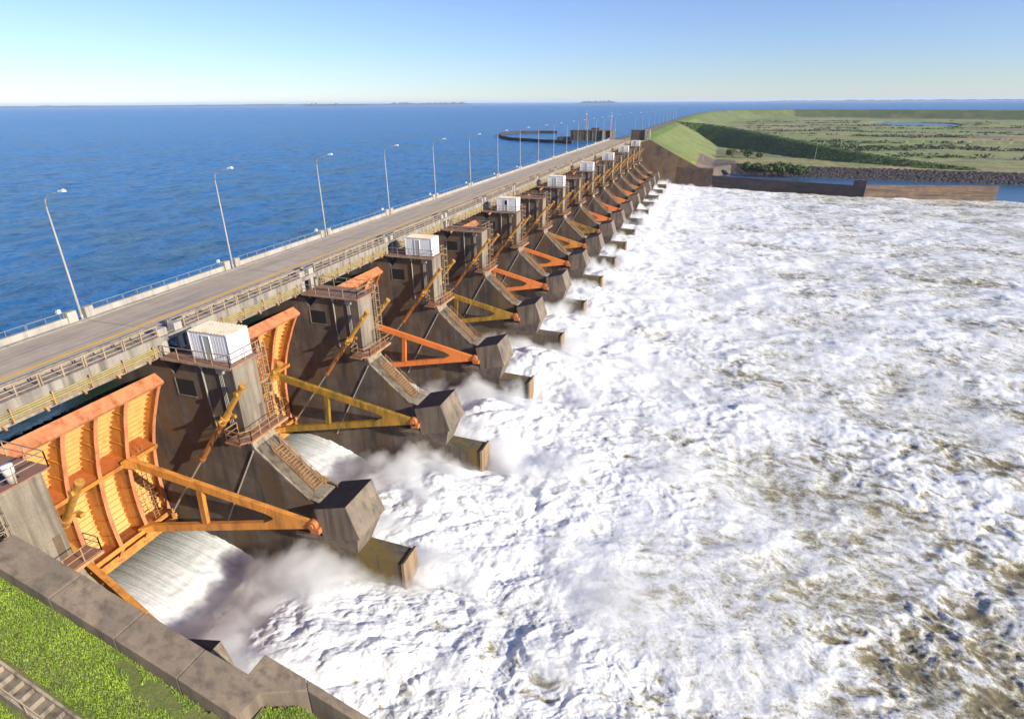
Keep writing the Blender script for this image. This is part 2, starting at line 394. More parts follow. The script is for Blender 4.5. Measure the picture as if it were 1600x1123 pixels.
def inview(X, Y, Z, mx=.3, margin_m=0):
    dx = X-CAM[0]; dy = Y-CAM[1]; dz = Z-CAM[2]
    w_ = dx*_f[0]+dy*_f[1]+dz*_f[2]; a = (dx*_r[0]+dy*_r[1]+dz*_r[2])/np.maximum(w_, 1e-3); b = (dx*_u[0]+dy*_u[1]+dz*_u[2])/np.maximum(w_, 1e-3)
    hx = 800/F; hy = 561.5/F
    return (w_ > .5) & (np.abs(a) < hx*(1+mx)) & (np.abs(b) < hy*(1+mx))

# ================================================================== SETTING
ZR, ZT = -5.2, -21.8
S = 18.5
def cy_(k): return 1.0 if k == 0 else S*k+.31
# reservoir -------------------------------------------------
mb = MB(); mb.slab([(-30000, -8000), (3, -8000), (3, 45000), (-30000, 45000)], ZR, ZR-.5)
mb.slab([(3.0, 700), (7, 800), (14, 1050), (34, 1295), (90, 1458), (200, 1520), (333, 1459), (505, 1338), (765, 1158), (1405, 708), (40000, 700), (40000, 45000), (3.0, 45000)], ZR, ZR-.5)
tag(mb.build('reservoir_water', 'reservoir'), kind='structure')
# near reservoir surface with real waves
rr = np.geomspace(30, 900, 520); az = np.radians(np.linspace(-78, 22, 620))
RR, AA = np.meshgrid(rr, az, indexing='ij'); X = CAM[0]+RR*np.sin(AA); Y = CAM[1]+RR*np.cos(AA)
fade = 1-sstep(300, 850, RR)
Z = ZR+.16+fade*(.42*fbm(X*.16, Y*.09, 4, 5, .6)+.15*fbm(X*.6, Y*.32, 4, 9, .6, mode='ridge')*.6)
mk = (X < 5.3) & inview(X, Y, Z, .3)
tag(grid_mesh('reservoir_waves', X, Y, Z, 'reservoir', mask=mk & (X < 1)), kind='structure')
tag(grid_mesh('forebay_water_shaded', X, Y, Z, 'forebay_shaded', mask=mk & (X > -1) & (Y < 300)), kind='structure')
# tail water ------------------------------------------------
mb = MB(); mb.slab([(4, -60), (4, 420), (1500, 420), (1500, -400), (60, -400)], ZT-1.3, ZT-2)
tag(mb.build('river_water', 'calm'), kind='structure')
mb = MB(); mb.slab([(34, 299), (114, 283), (168, 287.5), (240, 262), (700, 240), (700, 380), (34, 380)], ZT+.1, ZT-.4)
tag(mb.build('backwater', 'calm'), kind='structure')

def bayv(Y):
    t = (Y-.31)/S; k = np.floor(t); u = t-k; return k, u
def foam_height(X, Y):
    k, u = bayv(Y)
    jit = fbm(X*.12, Y*.2, 4, 2)*2.2+fbm(X*.5, Y*.6, 3, 8)*.8
    xs = X+jit*sstep(17, 20, X)+1.0*np.sin(k*2.3)
    base = np.interp(xs, [4, 9.3, 13.1, 16, 18.6, 20.5, 22.5, 25, 30, 36, 44, 56, 80, 140, 300],
                     [-21.5, -22, -23, -23.5, -23.0, -21.9, -20.9, -20.3, -20.2, -20.6, -21.1, -21.5, -21.7, -21.8, -21.8])
    mid = np.clip(np.sin(np.pi*np.clip(u, 0, 1)), 0, 1)**.6
    lift = np.exp(-((X-28)/8.5)**2)
    amp = np.array([1.5, .9, 1.4, 1.7, 1.2, 1.4, 1.3, 1.2, 1.3, 1.2, 1.2, 1.2, 1.2, 1.2, 1.2, 1.2, 1.2])[np.clip(k, 0, 16).astype(int)]
    z = base-.35*lift+lift*(mid-.62)*amp*2.1
    big = fbm(X*.075, Y*.10, 3, 21, mode='n'); cau = fbm(X*.24, Y*.28, 5, 31, .46, mode='billow')
    cau2 = fbm(X*.16, Y*.22, 6, 41, .6, mode='ridge')
    pl_ = np.interp(X, [16, 20, 24, 30, 38, 52], [.05, .25, .65, .8, .5, 0])        # plume zone: boiling, rounded
    dn = np.interp(X, [24, 45, 75, 200, 400], [.25, .55, .55, .40, .25])     # downstream: swells with sharp crests
    wx = X+3.2*fbm(X*.07, Y*.07, 4, 55); wy = Y+3.2*fbm(X*.07, Y*.07, 4, 56)
    warpx = X+1.6*fbm(X*.2, Y*.2, 4, 57); warpy = Y+1.6*fbm(X*.2, Y*.2, 4, 58)
    lowf = fbm(X*.04, Y*.05, 3, 25); cr = fbm(wx*.11, wy*.15, 3, 43, .5, mode='ridge'); cr2 = fbm(warpx*.33, warpy*.45, 5, 61, .58, mode='ridge')
    fine = fbm(X*1.1, Y*1.3, 4, 35, .6, mode='billow'); mound = np.clip(fbm(wx*.13, wy*.16, 3, 66)+.15, 0, 1)
    hf = .35+1.1*sstep(-.15, .25, fbm(X*.05, Y*.07, 3, 111))
    z = z+pl_*(.85*cau+.8*big+.06*fine)+dn*(1.5*lowf+.55*cr+1.1*mound*(.6+.5*cau*hf)+.40*cr2*hf)
    hz = pl_*(1.0*cau+.5)+dn*(1.1*cr+1.3*cr2+.7*mound+.5*lowf)
    # foam cover: full near the gates, thinning into brown water with strings downstream
    strings = fbm(warpx*.45, warpy*.75, 6, 71, .66, mode='ridge')
    raw = .5*hz+.9*strings+.5*fbm(X*.06, Y*.09, 3, 99)
    dm = X > 45; t_ = (raw-raw[dm].mean())/raw[dm].std()
    cover = np.interp(X, [20, 36, 50, 70, 100, 250], [1.35, 1.15, .93, .80, .73, .60])
    edge = sstep(95, 15, Y)*sstep(44, 66, X)
    cover = cover-.34*edge-.22*sstep(230, 300, Y)*sstep(60, 110, X)-.12*sstep(-.1, .4, fbm(X*.03, Y*.045, 3, 77))*sstep(45, 60, X)
    foam = cover+.25*t_*(.6+.5*hf)
    return z, foam
rs = [6.0]
while rs[-1] < 420:
    r_ = rs[-1]; rs.append(r_+min(max(r_*r_/24000, .06), .55))
rr = np.array(rs); az = np.radians(np.arange(-78, 85, .15))
RR, AA = np.meshgrid(rr, az, indexing='ij'); X = CAM[0]+RR*np.sin(AA); Y = CAM[1]+RR*np.cos(AA)
guide = np.interp(X, [20, 34, 114, 168, 240, 500], [297, 297, 281, 285.5, 262, 250])
mk = (X > 15.5) & (Y > 1.2-sstep(30, 34, X)*1.0-(X > 33.4)*8*0) & (Y < guide) & inview(X, Y, np.full_like(X, -20.), .3)
sub = mk.any(1)
Z, Fm = foam_height(X, Y)
river = tag(grid_mesh('river_foam', X, Y, Z, 'foam', {'foam': Fm}, mask=mk), kind='structure')
del X, Y, Z, Fm, RR, AA

# ================================================================== PIERS
def pier(ladder_side=1, label='', group='spillway piers'):
    root = empty('spillway_pier', (0, 0, 0), label, 'pier', group)
    hw = 1.38
    mb = MB()
    top = [(-5, -1.95), (9.9, -1.95), (10.5, -2.3), (11.2, -3.2), (12.5, -1.78), (17.45, -1.78), (17.5, -8.0), (18.03, -9.34), (20.3, -11.42), (20.3, -27), (-5, -27)]
    mb.prism(top, -hw, hw)
    # taper towards the tail
    mb.hexa([(20.3, -hw, -27), (23.3, -1.1, -27), (23.3, 1.1, -27), (20.3, hw, -27)], [(20.3, -hw, -11.42), (23.3, -1.1, -14.1), (23.3, 1.1, -14.1), (20.3, hw, -11.42)])
    mb.prism([(23.3, -13.7), (24.4, -14.2), (26.6, -18.2), (26.6, -27), (23.3, -27)], -1.1, 1.1)
    body = mb.build('pier_wall', 'conc_pier', root, bevel=.04)
    # pale weathered casing on the downstream face and the slope under the stairs
    mb = MB(); mb.box(17.452, 17.52, -hw, .62, -8.0, -1.78); mb.box(17.452, 17.52, 1.08, hw, -8.0, -1.78); mb.box(17.452, 17.52, .62, 1.08, -6.05, -1.78)
    mb.box(17.3, 17.52, -hw-.004, hw+.004, -1.78, -1.55)
    mb.build('tower_face', 'conc_face', root)
    mb = MB(); mb.prism([(17.5, -8.0), (17.58, -7.98), (18.12, -9.27), (20.38, -11.34), (22.75, -13.5), (23.5, -13.62), (24.2, -13.95), (24.2, -14.1), (23.4, -13.75), (22.7, -13.6), (20.3, -11.42), (18.03, -9.34)], -1.2, 1.2)
    for s_ in (-1, 1): mb.hexa([(17.5, s_*1.2, -8.01), (18.05, s_*1.2, -9.36), (18.05, s_*hw, -9.36), (17.5, s_*hw, -8.01)][::1], [(17.58, s_*1.2, -7.98), (18.12, s_*1.2, -9.27), (18.12, s_*hw, -9.27), (17.58, s_*hw, -7.98)])
    mb.hexa([(18.0, -hw, -9.36), (20.3, -hw, -11.5), (20.3, hw, -11.5), (18.0, hw, -9.36)], [(18.12, -hw, -9.27), (20.38, -hw, -11.34), (20.38, hw, -11.34), (18.12, hw, -9.27)])
    mb.hexa([(20.3, -hw, -11.5), (22.75, -1.22, -13.7), (22.75, 1.22, -13.7), (20.3, hw, -11.5)], [(20.38, -hw, -11.34), (22.75, -1.22, -13.5), (22.75, 1.22, -13.5), (20.38, hw, -11.34)])
    mb.build('stair_slope', 'conc_slope', root)
    # recessed door opening in the tower face, window niche in the side wall
    mb = MB(); mb.box(17.452, 17.46, .62, 1.08, -8.0, -6.05); mb.build('doorway', 'glass_dark', root)
    for s_ in (-1, 1):
        wo = MB().box(11.15, 13.1, s_*hw-.004, s_*hw+.004, -5.05, -3.55).build('window', 'glass_dark', root)
        MB().box(11.05, 11.15, s_*hw-.05, s_*hw+.05, -5.15, -3.5).box(11.15, 13.1, s_*hw-.05, s_*hw+.05, -5.15, -5.05).build('window_frame', 'conc_face', wo)
    # trunnion block
    h2 = 2.11
    bp = [(23.72, -13.74), (27.03, -12.73), (28.04, -15.86), (24.35, -16.98)]
    tb = MB().prism(bp, -h2, h2).build('trunnion_block', 'conc_block', root, bevel=.05)
    MB().add([(23.72, -h2, -13.735), (27.03, -h2, -12.725), (27.03, h2, -12.725), (23.72, h2, -13.735)], [(0, 1, 2, 3)]).build('black_top', 'conc_black', root)  # near-black sheet covering the whole top of the block
    # corbel under the block narrowing to the tail wall
    mb = MB(); mb.hexa([(22.3, -1.1, -18.4), (26.9, -1.1, -18.5), (26.9, 1.1, -18.5), (22.3, 1.1, -18.4)],
                       [(21.4, -h2+.02, -16.95), (27.75, -h2+.02, -16.0), (27.75, h2-.02, -16.0), (21.4, h2-.02, -16.95)])
    mb.hexa([(21.4, -h2+.02, -16.95), (24.35, -h2+.02, -16.95), (24.35, h2-.02, -16.95), (21.4, h2-.02, -16.95)],
            [(21.6, -h2+.02, -16.5), (24.1, -h2+.02, -16.5), (24.1, h2-.02, -16.5), (21.6, h2-.02, -16.5)])
    mb.build('corbel', 'conc_block', root)
    # tail wall with its end slab and groove
    mb = MB(); mb.prism([(26.6, -18.45), (31.0, -18.58), (31.0, -27), (26.6, -27)], -1.11, 1.11)
    mb.box(31.0, 31.12, -.95, .95, -27, -18.75)
    mb.build('tail_wall', 'conc_tail', root, bevel=.03)
    MB().prism([(31.12, -18.42), (31.42, -18.32), (31.42, -27), (31.12, -27)], -1.2, 1.2).build('end_slab', 'conc_end', root, bevel=.02)
    # stair flight
    mb = MB()
    A = Vector((18.9, .1, -9.9)); B_ = Vector((22.75, .1, -13.42)); n = 16
    for i in range(n):
        p = A+(B_-A)*(i+.5)/n; mb.box(p.x-.12, p.x+.12, -.25, .75, p.z+.08, p.z+.14)
    for yy in (-.3, .8): mb.bar((A.x, yy, A.z+.1), (B_.x, yy, B_.z+.1), .06, .22)
    st = mb.build('stair_flight', 'rail_rust', root)
    mb = MB()
    for yy in (-.3, .8): mb.rail([(A.x, yy, A.z+.15), (B_.x, yy, B_.z+.15)], .85, .022, step=1.3)
    mb.rail([(22.9, 1.0, -13.5), (24.0, 1.15, -13.9)], .9, .02, step=1.2)
    mb.build('handrail', 'rail_rust', st)
    # service platform around the tower foot
    pf = MB().slab([(16.8, -2.75), (18.25, -2.9), (18.83, -2.2), (18.85, 2.2), (17.53, 2.2), (17.53, -1.42), (16.8, -1.42)], -7.86, -8.0).build('service_platform', 'deck_brown', root)
    mb = MB()
    P_ = [(16.8, -1.45), (16.8, -2.75), (18.25, -2.9), (18.83, -2.2), (18.85, 2.2), (17.6, 2.2)]
    mb.rail([(x, y, -7.86) for x, y in P_], 1.0, .03, step=1.25)
    mb.bar((16.7, -2.9, -8.0), (18.3, -3.0, -8.0), .06, .2); mb.bar((18.9, -2.25, -8.02), (18.92, 2.25, -8.02), .06, .22)
    mb.bar((18.2, -1.9, -8.1), (17.5, -1.3, -9.0), .1, .1); mb.bar((18.4, .0, -8.1), (17.6, .0, -8.5), .12, .12)
    mb.build('platform_railing', 'rail_rust', pf)
    # walkway plates on top
    wk = MB().box(10.7, 17.9, -1.85, -.45, -1.62, -1.52).box(10.7, 17.9, .5, 1.75, -1.62, -1.52).box(17.3, 17.9, -.45, .5, -1.62, -1.53).build('top_walkway', 'deck_brown', root)
    MB().box(10.7, 17.3, -.45, .5, -1.77, -1.66).build('cable_channel', 'deck_dark', wk)
    mb = MB(); mb.rail([(10.8, -1.8, -1.52), (17.8, -1.8, -1.52), (17.8, 1.7, -1.52), (10.8, 1.7, -1.52)], 1.05, .028, step=1.75)
    for x_ in (11.5, 13.2, 15, 16.8): mb.bar((x_, -1.85, -1.65), (x_, -1.38, -2.1), .07, .07)
    mb.box(10.7, 17.9, -1.92, -1.86, -1.72, -1.5)
    mb.build('walkway_railing', 'rail', wk)
    # caged ladder on the downstream face
    s_ = ladder_side; mb = MB(); yl = s_*1.62
    for dy in (-.25, .25): mb.bar((17.75, yl+dy, -8.0), (17.75, yl+dy, -.5), .05, .05)
    for i in range(24): mb.bar((17.75, yl-.25, -7.8+i*.3), (17.75, yl+.25, -7.8+i*.3), .035, .035)
    for i in range(7):
        z = -6.0+i*.85; pts = [(17.75, yl-.36, z), (18.1, yl-.38, z), (18.4, yl, z), (18.1, yl+.38, z), (17.75, yl+.36, z)]
        for a, b in zip(pts, pts[1:]): mb.bar(a, b, .03, .06)
    for a in ((18.1, yl-.38), (18.4, yl), (18.1, yl+.38)): mb.bar((*a, -6.0), (*a, -.6), .03, .03)
    for z in (-2.2, -4.8, -7.2): mb.bar((17.4, yl, z), (17.75, yl, z), .05, .05)
    mb.build('caged_ladder', 'rail', root)
    # small pipework on both flanks of the tower
    for s2 in (-1, 1):
        y = s2*(hw+.09)
        mb = MB(); mb.box(16.0, 16.7, y-.12, y+.12, -2.35, -1.85)
        for dx in (0, .18, .36): mb.tube([(16.15+dx*.8, y, -2.3), (16.2+dx, y, -7.3+dx)], .035, 6)
        mb.build('conduit', 'tie', root)
        mb = MB(); mb.tube([(14.4, y, -2.05), (14.45, y, -5.6)], .07, 6); mb.box(14.25, 14.6, y-.1, y+.1, -2.1, -1.8); mb.tube([(14.45, y, -5.5), (14.6, y, -7.6)], .035, 6)
        mb.build('conduit', 'tie', root)
        MB().tube([(17.95, s2*(hw+.06), -9.5), (15.2, s2*(hw+.06), -14.3), (12.4, s2*(hw+.06), -19.4)], .075, 6).build('drain_pipe', 'tie', root)
    return root
where = lambda k: {0: 'nearest pier with a brown walkway beside the sloping concrete wall'}.get(k, None)
def pier_label(k):
    if k == 0: return 'nearest concrete spillway pier, beside the sloping retaining wall, with white post on top'
    if k == 15: return 'farthest concrete spillway pier, carrying the last white hut before the green embankment'
    if k == 1: return 'concrete spillway pier under the largest, nearest white hut'
    if k % 2: return f'concrete spillway pier carrying the {nth((k+1)//2)} white hut counted from the camera'
    return f'concrete spillway pier without hut, between the {nth(k//2)} and {nth(k//2+1)} white huts from the camera'
p0 = pier(-1, pier_label(0)); p0.location = (0, cy_(0), 0)
proto = pier(1, pier_label(1)); proto.location = (0, cy_(1), 0)
for k in range(2, 16):
    c = copy_tree(proto); c.location = (0, cy_(k), 0); c['label'] = pier_label(k)

# white post on the nearest pier
wp = empty('vent_post', (17.5, .95, -1.52), 'short beige post with white cylindrical cap on the nearest pier walkway', 'vent post')
MB().tube([(0, 0, 0), (0, 0, .62)], .22, 20).build('post', 'pole', wp, True)
MB().tube([(0, 0, .62), (0, 0, 1.12), (0, 0, 1.16)], [.29, .29, .27], 24).build('cap', 'lamp_white', wp, True)

# ================================================================== HUTS
def hut(win, label):
    root = empty('control_hut', (0, 0, 0), label, 'hut', 'white control huts on the piers')
    x0, x1, y0, y1, z0, z1 = 13.5, 17.4, -1.13, 1.13, -1.46, .84
    mb = MB(); mb.box(x0, x1, y0, y1, z0, z1)
    for i in range(14):
        x = x0+.12+i*.28
        if 1.35 < x-x0 < 2.2: continue
        mb.box(x, x+.05, y0-.01, y0, z0+.1, z1-.12)
    for i in range(8): mb.box(x1, x1+.008, y0+.15+i*.28, y0+.2+i*.28, z0+.1, z1-.12)
    mb.box(x0-.03, x1+.03, y0-.03, y1+.03, z1, z1+.06)
    mb.box(x0-.02, x0+.06, y0-.04, y0+.05, z0, z1); mb.box(x1-.05, x1+.04, y0-.04, y0+.05, z0, z1); mb.box(x1-.05, x1+.04, y1-.05, y1+.04, z0, z1)
    mb.build('wall', 'hut_white', root)
    mb = MB(); mb.slab([(x0-.06, y0-.06), (x1+.06, y0-.06), (x1+.06, y1+.06), (x0-.06, y1+.06)], z1+.12, z1+.06)
    for i in range(13): mb.box(x0+.1+i*.3, x0+.2+i*.3, y0-.06, y1+.06, z1+.12, z1+.17)
    mb.build('roof', 'hut_roof', root)
    d = MB().box(x0+1.45, x0+2.1, y0-.04, y0+.01, z0+.12, z1-.2).build('door', 'hut_door', root)
    MB().box(x0+1.38, x0+1.45, y0-.07, y0, z0+.05, z1-.12).box(x0+2.1, x0+2.17, y0-.07, y0, z0+.05, z1-.12).box(x0+1.45, x0+2.1, y0-.07, y0, z1-.2, z1-.12).build('door_frame', 'hut_white', d)
    if win:
        MB().box(x0+1.55, x0+2.0, y0-.06, y0-.04, z0+1.2, z1-.35).build('window', 'glass_dark', root)
    return root
h0 = None
for i in range(8):
    k = 2*i+1
    lab = ['largest white control hut with corrugated roof, on the nearest hut pier', 'second white control hut from the camera, with grey door',
           'third white control hut from the camera, with small dark door window', 'fourth white control hut from the camera, with rust-stained roof edge',
           'fifth white control hut from the camera, mid-dam', 'sixth white control hut from the camera', 'seventh white control hut from the camera, second from the embankment',
           'farthest and smallest white control hut, beside the green embankment'][i]
    o = hut(i in (2, 7), lab); o.location = (0, cy_(k), 0)

# ================================================================== GATES
TX, TZ = 23.6, -15.25
def pol(r, a): return (-r*math.cos(a), r*math.sin(a))
def gate(arm_mat, hw=7.84):
    root = empty('tainter_gate', (TX, 0, TZ), '', 'spillway gate', 'steel radial gates between the piers')
    a0, a1 = R(-14.8), R(38.8); n = 56
    rf = lambda a: float(np.interp(math.degrees(a), [-14.8, -12, -9.5, 0, 8, 17, 26, 38.8], [17.9, 17.2, 16.45, 16.5, 16.55, 16.7, 17.0, 17.85]))
    def radial(r0, r1, a, t, y0=-hw, y1=hw):
        m_ = MB(); da = t/18
        return m_.prism([pol(r0, a-da/2), pol(r1, a-da/2), pol(r1, a+da/2), pol(r0, a+da/2)], y0, y1)
    def strip(m_, radii, y, wd, na=30):
        vs = []; fs = []
        for i in range(na+1):
            a = a0+(a1-a0)*i/na; p = pol(radii(a)[0], a); q = pol(radii(a)[1], a)
            vs += [(p[0], y-wd, p[1]), (q[0], y-wd, q[1]), (q[0], y+wd, q[1]), (p[0], y+wd, p[1])]
        for i in range(na):
            b = 4*i
            for j in range(4): fs.append((b+j, b+(j+1) % 4, b+4+(j+1) % 4, b+4+j))
        fs += [(0, 1, 2, 3), tuple(4*na+q_ for q_ in (3, 2, 1, 0))]
        return m_.add(vs, fs)
    mb = MB(); strip(mb, lambda a: (18.72, 18.8), 0, hw, n)
    for i in range(29):                                             # horizontal angle stiffeners
        a = a0+R(1.6)+(a1-a0-R(2.6))*i/28; p = pol(18.72, a); q = pol(18.50, a); q2 = pol(18.50, a+R(.35)); p2 = pol(18.72, a+R(.10))
        mb.prism([p, q, q2, p2], -hw+.1, hw-.1)
    mb.build('skin_plate', 'orange_panel', root)
    mb = radial(17.8, 18.86, a1, .10)
    mb.prism([pol(17.74, a1-R(1.1)), pol(17.81, a1-R(1.1)), pol(17.81, a1), pol(17.74, a1)], -hw, hw)
    mb.build('top_beam', 'orange_flange', root)
    mb = radial(17.7, 18.8, a0+R(.2), .06); mb.prism([pol(17.66, a0), pol(17.72, a0), pol(17.72, a0+R(1.7)), pol(17.66, a0+R(1.7))], -hw, hw)
    mb.build('bottom_beam', 'orange', root)
    mb = radial(17.3, 18.7, R(-12.3), .05, -hw+.1, hw-.1); mb.prism([pol(17.26, R(-12.9)), pol(17.32, R(-12.9)), pol(17.32, R(-11.7)), pol(17.26, R(-11.7))], -hw+.1, hw-.1)
    mb.build('bottom_beam', 'orange', root)
    for y in (-7.62, -4.1, -1.36, 1.36, 4.1, 7.62):
        rr_ = (lambda a: float(np.interp(math.degrees(a), [-14.8, -9, 0, 14, 28, 38.8], [18.1, 17.85, 17.65, 17.55, 17.6, 17.95]))) if abs(y) > 6 else rf
        mb = strip(MB(), lambda a: (rr_(a), 18.72), y, .02)
        for i in range(1, 10):                                      # web stiffeners
            a = a0+(a1-a0)*i/10; p = pol(rr_(a)+.03, a); q = pol(18.5, a-R(1.6)); mb.bar((p[0], y, p[1]), (q[0], y, q[1]), .26, .03, (-math.sin(a), 0, -math.cos(a)))
        rb = mb.build('rib', 'orange', root)
        strip(MB(), lambda a: (rr_(a)-.05, rr_(a)), y, .17).build('rib_flange', 'orange_flange', rb)
    for ga in (R(16.5), R(-8.6)):
        r_i = rf(ga)-.03
        g = radial(r_i, 18.7, ga, .05, -hw+.75, hw-.75).build('girder', 'rust_floor', root)
        mb = MB(); mb.prism([pol(r_i-.07, ga-R(.7)), pol(r_i, ga-R(.7)), pol(r_i, ga+R(.7)), pol(r_i-.07, ga+R(.7))], -hw+.75, hw-.75)
        mb.build('girder_flange', 'orange', g)
    for s_ in (-1, 1):
        yg, yt = s_*4.1, s_*7.0
        def pt(r, a):
            p = pol(r, a); t = (16.65-r)/16.65; return Vector((p[0], yg+(yt-yg)*t, p[1]))
        ua, la = R(16.9), R(-8.3)
        arm = MB(); arm.bar(pt(16.65, ua), pt(4.2, ua*.93), .46, .74, (0, 0, 1), .46, .74)
        for i in range(9):
            p = pt(14.9-i*1.3, ua*(1-.07*i/9)); arm.bar(p+Vector((0, -.25, .05)), p+Vector((0, -.30, .05)), .09, .12)
        arm.build('upper_strut', arm_mat, root, bevel=.03)
        MB().bar(pt(16.65, la), pt(4.2, la*.93), .46, .72, (0, 0, 1), .46, .72).build('lower_strut', arm_mat, root, bevel=.03)
        MB().bar(pt(10.3, ua*.985)-Vector((0, 0, .3)), pt(10.3, la*.985)+Vector((0, 0, .3)), .38, .56, (1, 0, 0)).build('brace', arm_mat, root)
        for an, sg in ((ua, -1), (la, 1)):                          # splayed knee plates where the struts meet the girders
            p = pt(16.65, an); q = pt(15.6, an); MB().hexa([(p.x-.1, p.y-.7, p.z-.3), (p.x-.1, p.y+.7, p.z-.3), (q.x, q.y+.2, q.z-.3), (q.x, q.y-.2, q.z-.3)], [(p.x-.1, p.y-.7, p.z+.3), (p.x-.1, p.y+.7, p.z+.3), (q.x, q.y+.2, q.z+.3), (q.x, q.y-.2, q.z+.3)]).build('knee_plate', 'orange', root)
        a_, b_ = pt(4.35, ua*.93), pt(4.35, la*.93); c_ = pt(.25, 0); m_ = (a_+b_)/2+Vector((.75, 0, .05))
        yk = MB(); pr = [(a_.x-.05, a_.z+.37), (a_.x-.05, a_.z-.37), (m_.x, m_.z+.1), (m_.x, m_.z-.12), (b_.x-.05, b_.z+.36), (b_.x-.05, b_.z-.36), (c_.x, -.36), (c_.x, .34)]
        yk.prism(pr, -.23, .23); yk.v = [(x, y+yg+(yt-yg)*(1-(-x)/16.65), z) for x, y, z in yk.v]; yk.build('yoke', arm_mat, root)
        mb = MB(); mb.tube([(0, yt-.36, 0), (0, yt+.36, 0)], .46, 20); mb.tube([(0, yt-.5, 0), (0, yt+.5, 0)], .24, 14); mb.box(-.15, .7, yt-.36, yt+.36, -.72, -.2)
        mb.build('trunnion_hub', 'hub', root)
    mb = MB(); yl = 5.6                                             # inspection ladder at the far end of the gate
    rl = lambda a: rf(a)+.3
    for dy in (-.22, .22):
        mb.tube([(pol(rl(R(a)), R(a))[0], yl+dy, pol(rl(R(a)), R(a))[1]) for a in range(-9, 20, 4)], .03, 5)
    for i in range(26):
        p = pol(rl(R(-9+i*1.05)), R(-9+i*1.05)); mb.bar((p[0], yl-.22, p[1]), (p[0], yl+.22, p[1]), .03, .03)
    for i in range(6):
        a = R(-8+i*3); p = pol(rl(a), a); q = pol(rl(a)-.7, a)
        mb.bar((p[0], yl-.3, p[1]), (q[0], yl-.2, q[1]), .03, .03); mb.bar((q[0], yl-.2, q[1]), (q[0], yl+.3, q[1]), .03, .03); mb.bar((q[0], yl+.3, q[1]), (p[0], yl+.3, p[1]), .03, .03)
    mb.build('gate_ladder', 'rail_rust', root)
    return root
protos = {}
matk = ['orange', 'olive', 'orange_red', 'olive', 'orange_red', 'orange_red', 'orange', 'olive', 'orange_red', 'orange_red', 'orange_red', 'orange_red', 'orange', 'orange_red', 'orange', 'orange']
word = {'orange': 'orange', 'olive': 'algae-stained yellow-brown', 'orange_red': 'bright orange-red'}
for k in range(16):
    mk_ = matk[k]
    if mk_ not in protos: o = protos[mk_] = gate(mk_)
    else: o = copy_tree(protos[mk_])
    yc = (cy_(k)+S*(k+1)+.31)/2 if k < 15 else (cy_(15)+296.3)/2
    o.location = (TX, yc, TZ)
    if k == 0: o.scale = (1, (cy_(1)-cy_(0)-2.8)/15.7, 1)
    o['label'] = (f'nearest orange radial gate, its whole ribbed face in view' if k == 0 else
                  f'farthest radial gate with orange arms, against the rusty abutment wall' if k == 15 else
                  f'radial gate with {word[mk_]} arms, {nth(k+1)} opening from the camera')

# ================================================================== CYLINDERS
def cylinder(label=''):
    root = empty('hydraulic_cylinder', (0, 0, 0), label, 'hydraulic cylinder', 'hydraulic cylinders that lift the gates')
    a = Vector((19.1, 0, -2.75)); b = Vector((12.75, 0, -10.95)); c = Vector((6.9, 0, -18.4)); d = (b-a).normalized(); L = (b-a).length
    P = lambda t: a+(b-a)*t
    MB().tube([a, P(.40)], .22, 14).tube([P(-.01), P(.015)], .28, 14).build('upper_barrel', 'golden', root)
    MB().tube([P(.40), P(.97)], .24, 14).tube([P(.97), P(1.0)], .29, 14).build('lower_barrel', 'rusty', root)
    mb = MB(); mb.tube([P(.40), P(.43)], .37, 16); mb.tube([P(.47), P(.485)], .33, 14); e = P(.42); mb.tube([e+Vector((0, -.7, 0)), e+Vector((0, .9, 0))], .14, 10); mb.box(e.x-.1, e.x+.5, .6, .9, e.z-.2, e.z+.1)
    mb.build('trunnion_collar', 'golden', root)
    MB().tube([b, c], .095, 10).build('piston_rod', 'steel_rod', root)
    mb = MB(); mb.tube([P(.02)+Vector((.1, -.2, .28)), P(.9)+Vector((.1, -.2, .28))], .035, 6); mb.box(P(.1).x-.1, P(.1).x+.2, -.38, -.1, P(.1).z, P(.1).z+.3)
    mb.build('oil_line', 'golden', root)
    mb = MB().box(c.x-.25, c.x+.25, -.2, .2, c.z-.35, c.z+.3); mb.build('rod_clevis', 'rusty', root)
    return root
cp = None
for k in range(16):
    for s_ in (-1, 1):
        if k == 0 and s_ == -1: continue
        if cp is None: o = cp = cylinder()
        else: o = copy_tree(cp)
        o.location = (0, cy_(k)+s_*2.2, 0)
        side = 'near' if s_ < 0 else 'far'
        pn = {0: 'the nearest pier', 1: 'the largest hut\'s pier', 15: 'the farthest pier'}.get(k, f'the {nth(k+1)} pier from the camera')
        o['label'] = f'golden and rust hydraulic cylinder on the {side} flank of {pn}'

